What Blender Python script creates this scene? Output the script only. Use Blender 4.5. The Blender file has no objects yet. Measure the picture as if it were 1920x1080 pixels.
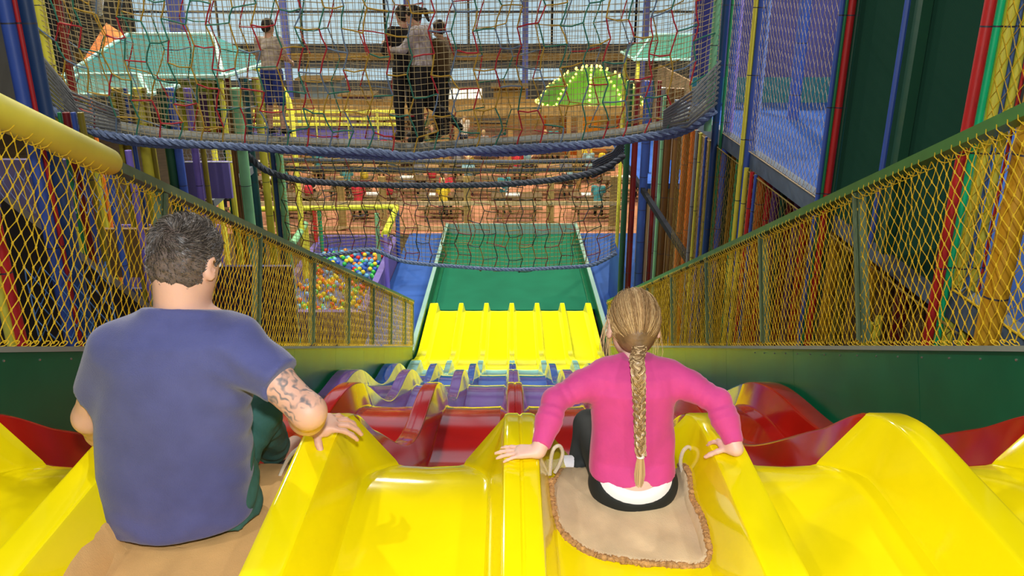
import bpy, math, random
import numpy as np
from mathutils import Vector, Matrix

rnd = random.Random(7)
C = bpy.context.scene.collection
PI = math.pi

# ---------------------------------------------------------------- camera, world, lights, exposure
H = 7.3                       # eye height above the hall floor
F = 1550.0                    # focal length in pixels of a 1920 wide frame
PITCH = math.radians(20.0)
YAW = 3.0 / F
cd = bpy.data.cameras.new('camera')
cam = bpy.data.objects.new('camera', cd)
C.objects.link(cam)
cam.location = (0, 0, H)
cam.rotation_euler = (PI / 2 - PITCH, 0, -YAW)
cd.sensor_width = 36.0
cd.lens = F / 1920 * 36.0
cd.clip_start = 0.05
cd.clip_end = 300
bpy.context.scene.camera = cam

vs = bpy.context.scene.view_settings
vs.view_transform = 'Standard'
vs.look = 'None'
vs.gamma = 1.0
vs.use_curve_mapping = False
vs.exposure = 0.0

world = bpy.data.worlds.new('world')
bpy.context.scene.world = world
world.use_nodes = True
world.node_tree.nodes['Background'].inputs[0].default_value = (0.75, 0.85, 1.0, 1)
world.node_tree.nodes['Background'].inputs[1].default_value = 0.3

def lamp(name, kind, loc, energy, col=(1, 1, 1), size=1.0, size_y=None, rot=(0, 0, 0)):
    l = bpy.data.lights.new(name, kind)
    l.energy = energy
    l.color = col
    if kind == 'AREA':
        l.size = size
        if size_y:
            l.shape = 'RECTANGLE'
            l.size_y = size_y
    else:
        l.shadow_soft_size = size
    o = bpy.data.objects.new(name, l)
    C.objects.link(o)
    o.location = loc
    o.rotation_euler = rot
    return o

# the photographer's flash, just above the lens
lamp('flash_lamp', 'POINT', (0.03, -0.04, H + 0.24), 238, (0.97, 0.98, 1.0), 0.035)
# unseen fill lamps added under the roof to brighten the hall
for (x, y, z, e, c) in ((-3.4, -2.2, 4.4, 80, (1.0, 0.96, 0.9)), (3.6, -2.0, 4.4, 80, (1.0, 0.96, 0.9)), (-4.2, 6.0, 4.2, 150, (1, .95, .86)), (5.2, 7.0, 4.2, 210, (1, .95, .86)),
                        (-5.5, 12.0, 4.2, 260, (1, .93, .82)), (4.0, 13.5, 4.2, 200, (1, .93, .82)), (-2.6, 16.4, 3.6, 360, (1, .97, .9)), (2.6, 16.6, 3.6, 360, (1, .97, .9)),
                        (-9.5, 19.0, 4.0, 420, (1, .9, .75)), (-3.0, 25.0, 4.0, 420, (1, .85, .62)), (5.0, 26.0, 4.0, 420, (1, .85, .62)),
                        (-8.0, 32.0, 4.0, 520, (1, .8, .52)), (4.5, 33.0, 4.0, 520, (1, .8, .52)), (10.0, 36.0, 4.0, 420, (1, .8, .52)), (-15.0, 43.0, 4.0, 520, (1, .8, .52))):
    lamp('hall_fill_lamp', 'AREA', (x, y, H + z), e * 1.6, c, .16)

# ---------------------------------------------------------------- where a pixel of the photo lies in the hall
cp, sp_ = math.cos(PITCH), math.sin(PITCH)
def ray(px, py):
    u = (px - 960) / F
    v = (540 - py) / F
    f = cp + v * sp_
    z = -sp_ + v * cp
    return (u * math.cos(YAW) + f * math.sin(YAW), f * math.cos(YAW) - u * math.sin(YAW), z)
def U(px, py, Y):                       # on the plane y = Y
    r = ray(px, py); k = Y / r[1]
    return Vector((r[0] * k, Y, H + r[2] * k))
def UX(px, py, X):                      # on the plane x = X
    r = ray(px, py); k = X / r[0]
    return Vector((X, r[1] * k, H + r[2] * k))
def UZ(px, py, z):                      # at world height z
    r = ray(px, py); k = (z - H) / r[2]
    return Vector((r[0] * k, r[1] * k, z))

# ---------------------------------------------------------------- materials
MATS = {}
def mat(name, col, rough=0.5, metal=0.0, spec=0.5, coat=0.0, var=0.0, vscale=20.0, bump=0.0, bscale=80.0,
        emit=None, estr=0.0, trans=0.0, sheen=0.0, sss=0.0, alpha=1.0):
    if name in MATS:
        return MATS[name]
    m = bpy.data.materials.new(name)
    m.use_nodes = True
    nt = m.node_tree
    b = nt.nodes['Principled BSDF']
    b.inputs['Base Color'].default_value = (*col, 1)
    b.inputs['Roughness'].default_value = rough
    b.inputs['Metallic'].default_value = metal
    b.inputs['Specular IOR Level'].default_value = spec
    b.inputs['Coat Weight'].default_value = coat
    b.inputs['Coat Roughness'].default_value = 0.06
    b.inputs['Transmission Weight'].default_value = trans
    b.inputs['Sheen Weight'].default_value = sheen
    if sss:
        b.inputs['Subsurface Weight'].default_value = sss
        b.inputs['Subsurface Radius'].default_value = (0.012, 0.005, 0.003)
        b.inputs['Subsurface Scale'].default_value = 1.0
    if emit:
        b.inputs['Emission Color'].default_value = (*emit, 1)
        b.inputs['Emission Strength'].default_value = estr
    tc = None
    if var or bump:
        tc = nt.nodes.new('ShaderNodeTexCoord')
    if var:
        n = nt.nodes.new('ShaderNodeTexNoise')
        n.inputs['Scale'].default_value = vscale
        n.inputs['Detail'].default_value = 5
        nt.links.new(tc.outputs['Object'], n.inputs['Vector'])
        r = nt.nodes.new('ShaderNodeValToRGB')
        r.color_ramp.elements[0].position = 0.3
        r.color_ramp.elements[1].position = 0.7
        r.color_ramp.elements[0].color = (*[c * (1 - var) for c in col], 1)
        r.color_ramp.elements[1].color = (*[min(1, c * (1 + var)) for c in col], 1)
        nt.links.new(n.outputs['Fac'], r.inputs['Fac'])
        nt.links.new(r.outputs['Color'], b.inputs['Base Color'])
    if bump:
        n2 = nt.nodes.new('ShaderNodeTexNoise')
        n2.inputs['Scale'].default_value = bscale
        n2.inputs['Detail'].default_value = 3
        nt.links.new(tc.outputs['Object'], n2.inputs['Vector'])
        bp = nt.nodes.new('ShaderNodeBump')
        bp.inputs['Strength'].default_value = bump
        bp.inputs['Distance'].default_value = 0.01
        nt.links.new(n2.outputs['Fac'], bp.inputs['Height'])
        nt.links.new(bp.outputs['Normal'], b.inputs['Normal'])
    MATS[name] = m
    return m

# glossy moulded fibreglass of the slide
def fibre(name, col, var=0.06, rough=0.09, coat=0.06):
    return mat(name, col, rough=rough, coat=coat, spec=0.36, var=var, vscale=3.0, bump=0.012, bscale=6.0)
M_yel = fibre('yellow_fibreglass', (0.93, 0.77, 0.003), 0.05, 0.09, 0.0)
M_yel2 = fibre('lemon_fibreglass', (0.86, 0.85, 0.003), 0.05, 0.16, 0.2)
M_red = fibre('red_fibreglass', (0.46, 0.010, 0.006), 0.15)
M_pur = fibre('purple_fibreglass', (0.15, 0.07, 0.30), 0.15)
M_blu = fibre('blue_fibreglass', (0.015, 0.06, 0.30), 0.15)
M_cya = fibre('pale_cyan_fibreglass', (0.20, 0.45, 0.46), 0.15)
M_gpaint = mat('green_board_paint', (0.006, 0.13, 0.055), 0.32, spec=.3, coat=0.05, var=0.15, vscale=2.5)
M_gsteel = mat('green_steel_paint', (0.13, 0.21, 0.11), 0.4, var=0.12, vscale=12)
M_gmid = mat('green_rail_paint', (0.07, 0.22, 0.05), 0.35, var=0.1, vscale=8)
M_ygrope = mat('yellow_net_cord', (0.80, 0.53, 0.008), 0.7, var=0.15, vscale=60)
M_foamY = mat('yellow_foam_vinyl', (0.80, 0.75, 0.07), 0.55, var=0.06, vscale=6, bump=0.03, bscale=200)
M_redtape = mat('red_tape', (0.5, 0.03, 0.02), 0.5)
M_grey = mat('grey_trim', (0.28, 0.33, 0.27), 0.5)
M_screw = mat('bright_screw', (0.7, 0.72, 0.7), 0.3, metal=0.9)

# ---------------------------------------------------------------- mesh helpers
class MB:
    def __init__(self):
        self.v = []; self.f = []; self.m = []; self.n = 0
    def add(self, verts, faces, mi=0):
        o = self.n
        self.v.extend(verts)
        self.f.extend([tuple(i + o for i in f) for f in faces])
        self.m.extend([mi] * len(faces))
        self.n += len(verts)
    def box(self, c, s, R=None, mi=0):
        hx, hy, hz = s[0] / 2, s[1] / 2, s[2] / 2
        P = [Vector((x, y, z)) for x in (-hx, hx) for y in (-hy, hy) for z in (-hz, hz)]
        if R is not None:
            P = [R @ p for p in P]
        c = Vector(c)
        self.add([tuple(c + p) for p in P],
                 [(0, 1, 3, 2), (4, 6, 7, 5), (0, 4, 5, 1), (2, 3, 7, 6), (0, 2, 6, 4), (1, 5, 7, 3)], mi)
    def beam(self, a, b, w, h, mi=0, up=(0, 0, 1)):
        a = Vector(a); b = Vector(b); d = (b - a); L = d.length; d.normalize()
        up = Vector(up)
        if abs(d.dot(up)) > 0.98:
            up = Vector((0, 1, 0))
        s = d.cross(up).normalized(); u = s.cross(d)
        R = Matrix((s, d, u)).transposed()
        self.box((a + b) / 2, (w, L, h), R, mi)
    def tube(self, pts, r, n=8, mi=0, closed=False, cap=True):
        P = [Vector(p) for p in pts]
        k = len(P)
        rs = r if isinstance(r, (list, tuple)) else [r] * k
        verts = []; faces = []
        prev = None
        for i in range(k):
            if closed:
                t = P[(i + 1) % k] - P[i - 1]
            else:
                t = P[min(i + 1, k - 1)] - P[max(i - 1, 0)]
            if t.length < 1e-9:
                t = Vector((0, 0, 1))
            t.normalize()
            if prev is None:
                a = Vector((0, 0, 1)) if abs(t.z) < 0.9 else Vector((1, 0, 0))
                nrm = (a - t * a.dot(t)).normalized()
            else:
                nrm = prev - t * prev.dot(t)
                if nrm.length < 1e-6:
                    nrm = t.orthogonal()
                nrm.normalize()
            prev = nrm
            bn = t.cross(nrm)
            for j in range(n):
                a = 2 * PI * j / n
                verts.append(tuple(P[i] + (nrm * math.cos(a) + bn * math.sin(a)) * rs[i]))
        for i in range(k if closed else k - 1):
            for j in range(n):
                a = i * n + j; b = i * n + (j + 1) % n
                c = ((i + 1) % k) * n + (j + 1) % n; d = ((i + 1) % k) * n + j
                faces.append((a, b, c, d))
        if cap and not closed:
            faces.append(tuple(range(n - 1, -1, -1)))
            faces.append(tuple(range((k - 1) * n, k * n)))
        self.add(verts, faces, mi)
    def lathe(self, c, prof, n=16, mi=0, axis=None):
        # prof = [(r, z)...] around c
        verts = []; faces = []
        for (r, z) in prof:
            for j in range(n):
                a = 2 * PI * j / n
                p = Vector((r * math.cos(a), r * math.sin(a), z))
                if axis is not None:
                    p = axis @ p
                verts.append((c[0] + p.x, c[1] + p.y, c[2] + p.z))
        for i in range(len(prof) - 1):
            for j in range(n):
                faces.append((i * n + j, i * n + (j + 1) % n, (i + 1) * n + (j + 1) % n, (i + 1) * n + j))
        faces.append(tuple(range(n - 1, -1, -1)))
        faces.append(tuple(range((len(prof) - 1) * n, len(prof) * n)))
        self.add(verts, faces, mi)
    def ball(self, c, r, n=10, mi=0, sc=(1, 1, 1)):
        k = max(4, n // 2)
        verts = [(c[0], c[1], c[2] - r * sc[2])]; faces = []
        for i in range(1, k):
            ph = PI * i / k
            for j in range(n):
                a = 2 * PI * j / n
                verts.append((c[0] + r * sc[0] * math.sin(ph) * math.cos(a), c[1] + r * sc[1] * math.sin(ph) * math.sin(a),
                              c[2] - r * sc[2] * math.cos(ph)))
        verts.append((c[0], c[1], c[2] + r * sc[2]))
        L = len(verts) - 1
        for j in range(n):
            faces.append((0, 1 + (j + 1) % n, 1 + j))
            faces.append((L, 1 + (k - 2) * n + j, 1 + (k - 2) * n + (j + 1) % n))
        for i in range(k - 2):
            for j in range(n):
                a = 1 + i * n + j; b = 1 + i * n + (j + 1) % n
                faces.append((a, b, b + n, a + n))
        self.add(verts, faces, mi)
    def build(self, name, mats, parent=None, smooth=True, loc=None):
        me = bpy.data.meshes.new(name)
        vv = self.v
        if loc is None and parent is not None:
            loc = parent.get('_o') or (0, 0, 0)
            off = Vector(loc)
            vv = [(v[0] - off.x, v[1] - off.y, v[2] - off.z) for v in vv]
            loc = (0, 0, 0)
        elif loc is not None:
            off = Vector(loc)
            vv = [(v[0] - off.x, v[1] - off.y, v[2] - off.z) for v in vv]
        me.from_pydata([tuple(v) for v in vv], [], self.f)
        if not isinstance(mats, (list, tuple)):
            mats = [mats]
        for m in mats:
            me.materials.append(m)
        if len(mats) > 1:
            me.polygons.foreach_set('material_index', self.m)
        if smooth:
            me.polygons.foreach_set('use_smooth', [True] * len(me.polygons))
            try:
                me.set_sharp_from_angle(angle=math.radians(40))
            except Exception:
                pass
        me.update()
        o = bpy.data.objects.new(name, me)
        C.objects.link(o)
        if parent is not None:
            o.parent = parent
        elif loc is not None:
            o.location = loc
        return o

def tag(o, label=None, cat=None, group=None, kind=None):
    if label: o['label'] = label
    if cat: o['category'] = cat
    if group: o['group'] = group
    if kind: o['kind'] = kind
    return o
ORI = {}
def thing(name, label, cat, loc=(0, 0, 0), group=None):
    o = bpy.data.objects.new(name, None)
    C.objects.link(o)
    o.location = loc
    o.empty_display_size = 0.1
    o['_o'] = tuple(float(x) for x in loc)
    return tag(o, label, cat, group)
def struct(o):
    o['kind'] = 'structure'
    return o
def copy_tree(o, loc, label=None, mats=None, rotz=None, scale=None):
    c = o.copy(); C.objects.link(c); c.location = loc
    if rotz is not None: c.rotation_euler = (0, 0, rotz)
    if scale is not None: c.scale = (scale,) * 3
    if label: c['label'] = label
    for ch in list(o.children):
        d = ch.copy(); C.objects.link(d); d.parent = c
        key = d.name.split('.')[0]
        if mats and key in mats:
            d.material_slots[0].link = 'OBJECT'
            d.material_slots[0].material = mats[key]
        for g in list(ch.children):
            e = g.copy(); C.objects.link(e); e.parent = d
    return c

# ---------------------------------------------------------------- the slide: lanes run down a 24 degree slope in waves
SL = math.radians(24.0)
cs, ss, tn = math.cos(SL), math.sin(SL), math.tan(SL)
XC = 0.03; W = 0.592; RT = 0.044; RB = 0.058; HR = 0.20; XE = 1.88
CR0, CRP, AMP = 2.28, 3.05, 0.26
Z_RUN = H - 6.97
def S(s, X, h=0.0):             # slope frame: s along the slope, h square to it
    return Vector((X, s * cs + h * ss, H - s * ss + h * cs))
def ztop(y):
    flat = H - 1.245
    def wave(y):
        ph = (y - CR0) / CRP
        fr = ph - math.floor(ph)
        return H - tn * y - 0.296 - AMP * 0.5 * (1 - math.cos(2 * PI * fr))
    yl = CR0 + 4 * CRP          # 14.48
    if y < 1.95:
        return flat
    if y < 2.75:
        t = (y - 1.95) / 0.80
        t2 = t * t * (3 - 2 * t)
        return flat * (1 - t2) + (wave(y)) * t2 - 0.02 * math.sin(PI * t) * 0
    if y < yl:
        return wave(y)
    z0 = H - tn * yl - 0.296
    if y < 15.6:
        t = (y - yl) / (15.6 - yl)
        # eases from the slope into the level run-out
        return z0 + (Z_RUN - z0) * (1 - (1 - t) ** 2.2)
    return Z_RUN
def zfloor(y):
    return ztop(y) - HR
def flare(y, y1):
    t = (y - (y1 - 0.16)) / 0.16
    return 0.0 if t < 0 else 0.09 * min(1, t)
def half_section(y, side, y1, fl):
    """cross-section from the centre seam outwards; side=-1 left, +1 right; list of (x,z)"""
    zt, zf = ztop(y), zfloor(y)
    rb = RB + (flare(y, y1) if fl else 0)
    P = []
    e = 0.009
    def up(xt):      # from top edge xt falling outwards to floor
        return [(xt - e, zt), (xt - e * .3, zt - e * .3), (xt, zt - e), (xt + rb - .02, zf + .025), (xt + rb - .008, zf + .006), (xt + rb + .014, zf)]
    P.append((0.004, zt - 0.10))
    P.append((0.004, zt - 0.006)); P.append((0.010, zt))
    P += up(RT)
    for k in (1, 2, 3):
        c = k * W
        top = RT
        xb = c - top - rb
        m0 = P[-1][0]
        P.append(((m0 + xb) / 2, zf - 0.006))
        P += [(xb - .014, zf), (xb + .008, zf + .006), (xb + .02, zf + .025), (c - top, zt - e), (c - top + e * .3, zt - e * .3), (c - top + e, zt)]
        if k < 3:
            P += up(c + top)
    P.append((XE - XC * side * 1.0, zt))
    return [(XC + side * x, z) for (x, z) in P]
def slide_piece(y0, y1, side, material, label, fl=False, name='slide_section'):
    n = max(4, int((y1 - y0) / 0.045))
    mb = MB()
    rows = []
    for i in range(n + 1):
        y = y0 + (y1 - y0) * i / n
        rows.append([(x, y, z) for (x, z) in half_section(y, side, y1, fl)])
    k = len(rows[0])
    verts = [p for r in rows for p in r]
    faces = []
    for i in range(n):
        for j in range(k - 1):
            a = i * k + j; q = (a, a + 1, a + k + 1, a + k)
            faces.append(q if side < 0 else q[::-1])
    # lips at both ends
    for (ri, dz) in ((0, 1), (n, -1)):
        o = len(verts)
        for j in range(k):
            x, y, z = rows[ri][j]
            verts.append((x, y, z - 0.05))
        for j in range(k - 1):
            a = ri * k + j
            q = (a, a + 1, o + j + 1, o + j)
            if (ri == 0) == (side < 0): q = q[::-1]
            faces.append(q)
    mb.add(verts, faces)
    ob = mb.build(name, material, None)
    md = ob.modifiers.new('thick', 'SOLIDIFY')
    md.thickness = 0.010
    md.offset = -1
    wn = ob.modifiers.new('normals', 'WEIGHTED_NORMAL'); wn.keep_sharp = True; wn.weight = 80
    return tag(ob, label, 'slide')
segs = [(0.35, 2.40, M_yel, 'glossy yellow top section of the wave slide, {} half where {} sits', True),
        (2.405, 5.62, M_red, 'glossy red wave section of the slide below the yellow top, {} half', False),
        (5.625, 8.64, M_pur, 'purple wave section of the slide just below the red one, {} half', False),
        (8.645, 11.66, M_blu, 'dark blue wave section of the slide below the purple one, {} half', False),
        (11.665, 14.30, M_cya, 'pale cyan section of the slide above the bottom yellow run-out, {} half', False),
        (14.305, 18.1, M_yel2, 'bright lemon yellow run-out at the foot of the slide, {} half', False)]
for (a, b, m, lab, fl) in segs:
    for side, nm, who in ((-1, 'left', 'the man'), (1, 'right', 'the girl')):
        L = lab.format(nm, who) if '{} sits' in lab else lab.format(nm)
        slide_piece(a, b, side, m, L, fl)

# ---------------------------------------------------------------- green side boards and sloping net fences
XF = 1.93
def side_board(sg):
    nm = 'left' if sg < 0 else 'right'
    t = thing('side_board', 'dark green board along the %s edge of the slide under the yellow net fence' % nm, 'board', S(1.0, sg * XF, -0.5))
    X = sg * (XF + 0.0)
    edges = [0.8, 3.9, 5.62, 7.37, 9.1, 10.85, 12.6, 14.3, 16.25]
    R = Matrix.Rotation(-SL, 3, 'X')
    for i in range(len(edges) - 1):
        a, b = edges[i] + .002, edges[i + 1] - .002
        mb = MB()
        mb.box(S((a + b) / 2, X, -0.40), (0.024, b - a, 0.76), R)
        mb.build('board_panel', M_gpaint, t)
    mb = MB()
    mb.box(S(8.52, X, -0.012), (0.055, 15.46, 0.022), R)
    mb.build('top_trim', M_grey, t)
    mb = MB(); mb.ball((0, 0, 0), 0.0055, 6)
    p0 = Vector(t['_o'])
    first = mb.build('screw', M_screw, None); first.parent = t
    for i in range(16):
        o = first if i == 0 else first.copy()
        if i: C.objects.link(o); o.parent = t
        o.location = S(2.9 + .24 * i, X - sg * 0.014, -0.055) - p0
for sg in (-1, 1):
    side_board(sg)

def netting(X, s0, s1, h0, h1, a, b, r, seed=1, jit=0.0):
    """diamond netting in the sloping fence plane; strands zigzag and meet at knots"""
    rr = random.Random(seed)
    mb = MB()
    ns = int(round((s1 - s0) / a)); nh = int(round((h1 - h0) / b))
    a = (s1 - s0) / ns; b = (h1 - h0) / nh
    J = {}
    def knot(i, j):
        if (i, j) not in J:
            q = 1 if 0 < j < nh else 0
            J[(i, j)] = (s0 + i * a / 2 + rr.uniform(-jit, jit) + 0.004 * math.sin(i * .7), h0 + j * b + q * rr.uniform(-jit, jit), X + q * rr.uniform(-jit, jit) * 1.2)
        s, h, x = J[(i, j)]
        return S(s, x, h)
    for st in range(ns + 1):
        for fl in (0, 1):
            pts = []
            for j in range(nh + 1):
                if fl == 0:
                    i = 2 * st + (j % 2)
                else:
                    i = 2 * st - (j % 2)
                i = max(0, min(2 * ns, i))
                pts.append(knot(i, j))
            mb.tube(pts, r, 3, cap=False)
    for (i, j) in list(J):
        if 0 < j < nh:
            s, h, x = J[(i, j)]
            d = S(0, 0, 1) - S(0, 0, 0)
            p = S(s, x, h)
            mb.tube([p - d * r * 3.2, p, p + d * r * 3.2], [r * 1.2, r * 2.3, r * 1.2], 4, cap=False)
    # lacing round rail and sill
    for st in range(ns + 1):
        for (hh, w) in ((h1, 0.035), (h0, 0.014)):
            s = s0 + st * a + rr.uniform(-.01, .01)
            if rr.random() < 0.85:
                pts = [S(s + .02 * math.sin(t), X + w * math.cos(t), hh + w * 0.9 * math.sin(t)) for t in [k * 2 * PI / 8 for k in range(8)]]
                mb.tube(pts, r * 1.1, 4, closed=True)
    return mb
POSTS = [1.02, 2.77, 4.52, 6.27, 8.02, 9.77, 11.52, 13.27, 15.02, 16.2]
HT = 0.87
def fence(sg):
    nm = 'left' if sg < 0 else 'right'
    t = thing('net_fence', ('sloping green fence with yellow rope netting and a padded top rail, left of the man' if sg < 0 else
                            'sloping green fence with yellow rope netting right of the girl'), 'fence', S(1.0, sg * XF))
    R = Matrix.Rotation(-SL, 3, 'X')
    X = sg * XF
    mb = MB(); mb.box(S(8.6, X, HT), (0.075, 15.3, 0.05), R)
    mb.build('top_rail', M_gmid if sg > 0 else M_gsteel, t, smooth=False)
    for s in POSTS:
        mb = MB(); mb.box(S(s, X + sg * .004, HT / 2), (0.045, 0.05, HT - 0.03), R)
        mb.box(S(s, X - sg * .03, HT / 2), (0.012, 0.03, HT - 0.06), R)
        mb.build('post', M_gsteel, t, smooth=False)
    mb = netting(X - sg * .012, 1.05, 4.50, 0.01, HT - 0.035, 0.067, 0.0425, 0.0025, 3 + sg, 0.005)
    mb2 = netting(X - sg * .012, 4.55, 16.18, 0.01, HT - 0.035, 0.067, 0.0425, 0.0025, 9 + sg, 0.004)
    mb.add(mb2.v, mb2.f)
    nt_ = mb.build('netting', M_ygrope, t)
    if sg < 0:
        mb = MB()
        pts = [S(0.9 + i * 0.2, X, HT + 0.012) for i in range(16)]
        e = pts[-1]
        mb.tube([S(s, X, HT + 0.012) for s in (0.9, 1.5, 2.2, 3.0, 3.8, 3.92, 3.95, 3.958)], [.066, .066, .066, .066, .066, .064, .055, .03], 24)
        pad = mb.build('foam_padding', M_foamY, t)
        mb = MB()
        mb.tube([S(s, X, HT + 0.012) for s in (3.855, 3.87)], .0672, 24)
        mb.build('tape_ring', M_redtape, pad)
for sg in (-1, 1):
    fence(sg)

# ---------------------------------------------------------------- the hall
M_floor = mat('brown_hall_floor', (0.055, 0.038, 0.02), 0.7, spec=.2, var=0.3, vscale=2)
M_blue = mat('blue_soft_mat', (0.030, 0.095, 0.36), 0.8, spec=.15, var=0.12, vscale=1.5)
M_wall = mat('dim_grey_wall', (0.12, 0.13, 0.14), 0.9, var=0.1, vscale=1)
M_pane = mat('daylit_translucent_panel', (0.30, 0.40, 0.46), 0.5, emit=(0.45, 0.66, 0.78), estr=0.8, var=0.05, vscale=.5)
M_door = mat('sunlit_glass_front', (0.8, 0.8, 0.7), 0.5, emit=(1.0, 0.93, 0.72), estr=1.5)
M_steel = mat('grey_steel_beam', (0.13, 0.15, 0.17), 0.6)
M_wood = mat('golden_pine', (0.42, 0.27, 0.085), 0.55, var=0.2, vscale=9)
M_wood2 = mat('pale_pine_rail', (0.60, 0.46, 0.24), 0.55, var=0.15, vscale=9)
M_dwood = mat('dark_table_wood', (0.13, 0.085, 0.04), 0.55, var=0.2, vscale=9)
M_terra = mat('terracotta_tiles', (0.50, 0.24, 0.15), 0.8, spec=.15, var=0.10, vscale=6)
BY = 52.0
def room(name, c, s, m):
    mb = MB(); mb.box(c, s); return struct(mb.build(name, m, None, smooth=False))
room('floor', (0, 22, -.1), (60, 64, .2), M_floor)
room('ceiling', (0, 22, H + 5.2), (60, 64, .2), mat('dark_roof', (.035, .04, .045), .9, spec=.1))
room('wall_back', (0, BY + .2, (H + 5.1) / 2), (60, .4, H + 5.1), M_wall)
room('wall_left', (-27, 22, (H + 5.1) / 2), (.4, 62, H + 5.1), M_wall)
room('wall_right', (27, 22, (H + 5.1) / 2), (.4, 62, H + 5.1), M_wall)
room('wall_front', (0, -6, (H + 5.1) / 2), (60, .4, H + 5.1), M_wall)
# daylight panels across the back wall with steel rails between
zt0 = U(960, 0, BY).z
def zb(py): return U(960, py, BY).z
for i in range(9):
    x0 = -22.5 + i * 5.0
    w = thing('window_%d' % (i + 1), None, None, (x0 + 2.5, BY - .05, zb(85)))
    w['kind'] = 'structure'
    mb = MB(); mb.box((x0 + 2.5, BY - .04, (zb(84) + H + 3.2) / 2), (4.86, .04, H + 3.2 - zb(84)))
    mb.build('pane', M_pane, w, smooth=False)
    mb = MB()
    for z in (zb(22), zb(-30), zb(84)):
        mb.box((x0 + 2.5, BY - .1, z), (4.98, .08, .14))
    for x in (x0 + .02, x0 + 4.98):
        mb.box((x, BY - .09, (zb(84) + H + 3.2) / 2), (.10, .07, H + 3.2 - zb(84)))
    mb.build('window_frame', M_steel, w, smooth=False)
for i, (py, hh, m) in enumerate(((106, .42, M_wood), (122, .34, M_steel), (236, .5, M_wood))):
    o = room('trim_%d' % (i + 1), (0, BY - .12, zb(py)), (54, .1, hh), m)
mb = MB(); mb.box((U(715, 140, BY).x, BY - .06, (zb(150) + zb(128)) / 2), (22, .04, zb(128) - zb(150)))
struct(mb.build('trim_4', M_pane, None, smooth=False))
d = thing('door_1', None, None, (U(835, 200, BY).x, BY - .06, 0)); d['kind'] = 'structure'
mb = MB(); a, b = U(792, 164, BY), U(905, 222, BY)
mb.box(((a.x + b.x) / 2, BY - .08, (a.z + b.z) / 2), (b.x - a.x, .05, a.z - b.z)); mb.build('pane', M_door, d, smooth=False)
mb = MB()
for k in range(5):
    x = a.x + (b.x - a.x) * k / 4
    mb.box((x, BY - .13, (a.z + b.z) / 2), (.07, .05, a.z - b.z))
mb.box(((a.x + b.x) / 2, BY - .13, a.z), (b.x - a.x, .07, .1)); mb.box(((a.x + b.x) / 2, BY - .13, (a.z * .4 + b.z * .6)), (b.x - a.x, .07, .06))
mb.build('door_frame', M_wood, d, smooth=False)
M_bcol = mat('bright_blue_column_paint', (0.16, 0.22, 0.85), 0.5)
for i, px in enumerate((120, 335, 535, 765, 985, 1210)):
    p = U(px, 60, BY - 2)
    mb = MB(); mb.box((p.x, BY - 2, (H + 5) / 2), (.34 if i != 1 else .9, .34, H + 5))
    tag(mb.build('steel_column', M_bcol if i else M_steel, None, loc=(p.x, BY - 2, 0), smooth=False),
        ['grey', 'wide blue', 'slim blue', 'slim blue', 'slim blue', 'slim blue'][i] + ' roof column ' +
        ['behind the orange tent at far left', 'right of the orange tent', 'above the boy on the rope bridge', 'behind the head of the tall bridge walker',
         'left of the glowing green canopy', 'right of the glowing green canopy'][i], 'column')

# ---------------------------------------------------------------- foot of the slide: green landing mat, edge boards, blue floor mats
M_gmat = mat('green_landing_mat', (0.008, 0.135, 0.075), 0.8, spec=.1, var=0.10, vscale=1.2)
M_pale = mat('pale_green_edge', (0.22, 0.40, 0.36), 0.5)
zg = H - 7.18
mb = MB(); mb.box((XC, (18.12 + 24.6) / 2, .07), (3.72, 24.6 - 18.12, .10)); mb.box((XC, 18.3, .13), (3.6, .3, .03))
tag(mb.build('landing_mat', M_gmat, None, loc=(XC, 21, 0), smooth=False), 'long green landing mat beyond the yellow foot of the slide', 'mat')
for sg, nm in ((-1, 'left'), (1, 'right')):
    t = thing('edge_board', 'low green board with pale top edge along the %s side of the run-out' % nm, 'board', (XC + sg * 2.02, 20, 0))
    mb = MB(); mb.beam((XC + sg * 1.98, 14.9, .32), (XC + sg * 1.98, 24.7, .2), .05, .4, up=(0, 0, 1))
    mb.beam((XC + sg * 1.9, 18.15, .14), (XC + sg * 1.9, 24.6, .14), .13, .05)
    mb.build('board_panel', M_gpaint, t, smooth=False)
    mb = MB(); mb.beam((XC + sg * 1.985, 14.9, .545), (XC + sg * 1.985, 24.7, .425), .09, .05)
    mb.build('top_edge', M_pale, t, smooth=False)
mb = MB(); mb.box((XC, 24.72, .22), (3.95, .06, .40))
o = mb.build('end_board', M_pale, None, loc=(XC, 24.72, 0), smooth=False)
tag(o, 'pale green end board closing the far end of the green landing mat', 'board')
for k, (x0, x1, y0, y1, lab) in enumerate(((-3.15, -2.12, 15.0, 24.9, 'blue floor mat left of the green landing mat'), (2.17, 4.6, 13.5, 24.9, 'blue floor mat right of the green landing mat'),
                            )):
    mb = MB(); mb.box(((x0 + x1) / 2, (y0 + y1) / 2, .03), (x1 - x0, y1 - y0, .06))
    tag(mb.build('floor_mat', M_blue, None, loc=((x0 + x1) / 2, (y0 + y1) / 2, 0), smooth=False), lab, 'mat')

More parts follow.
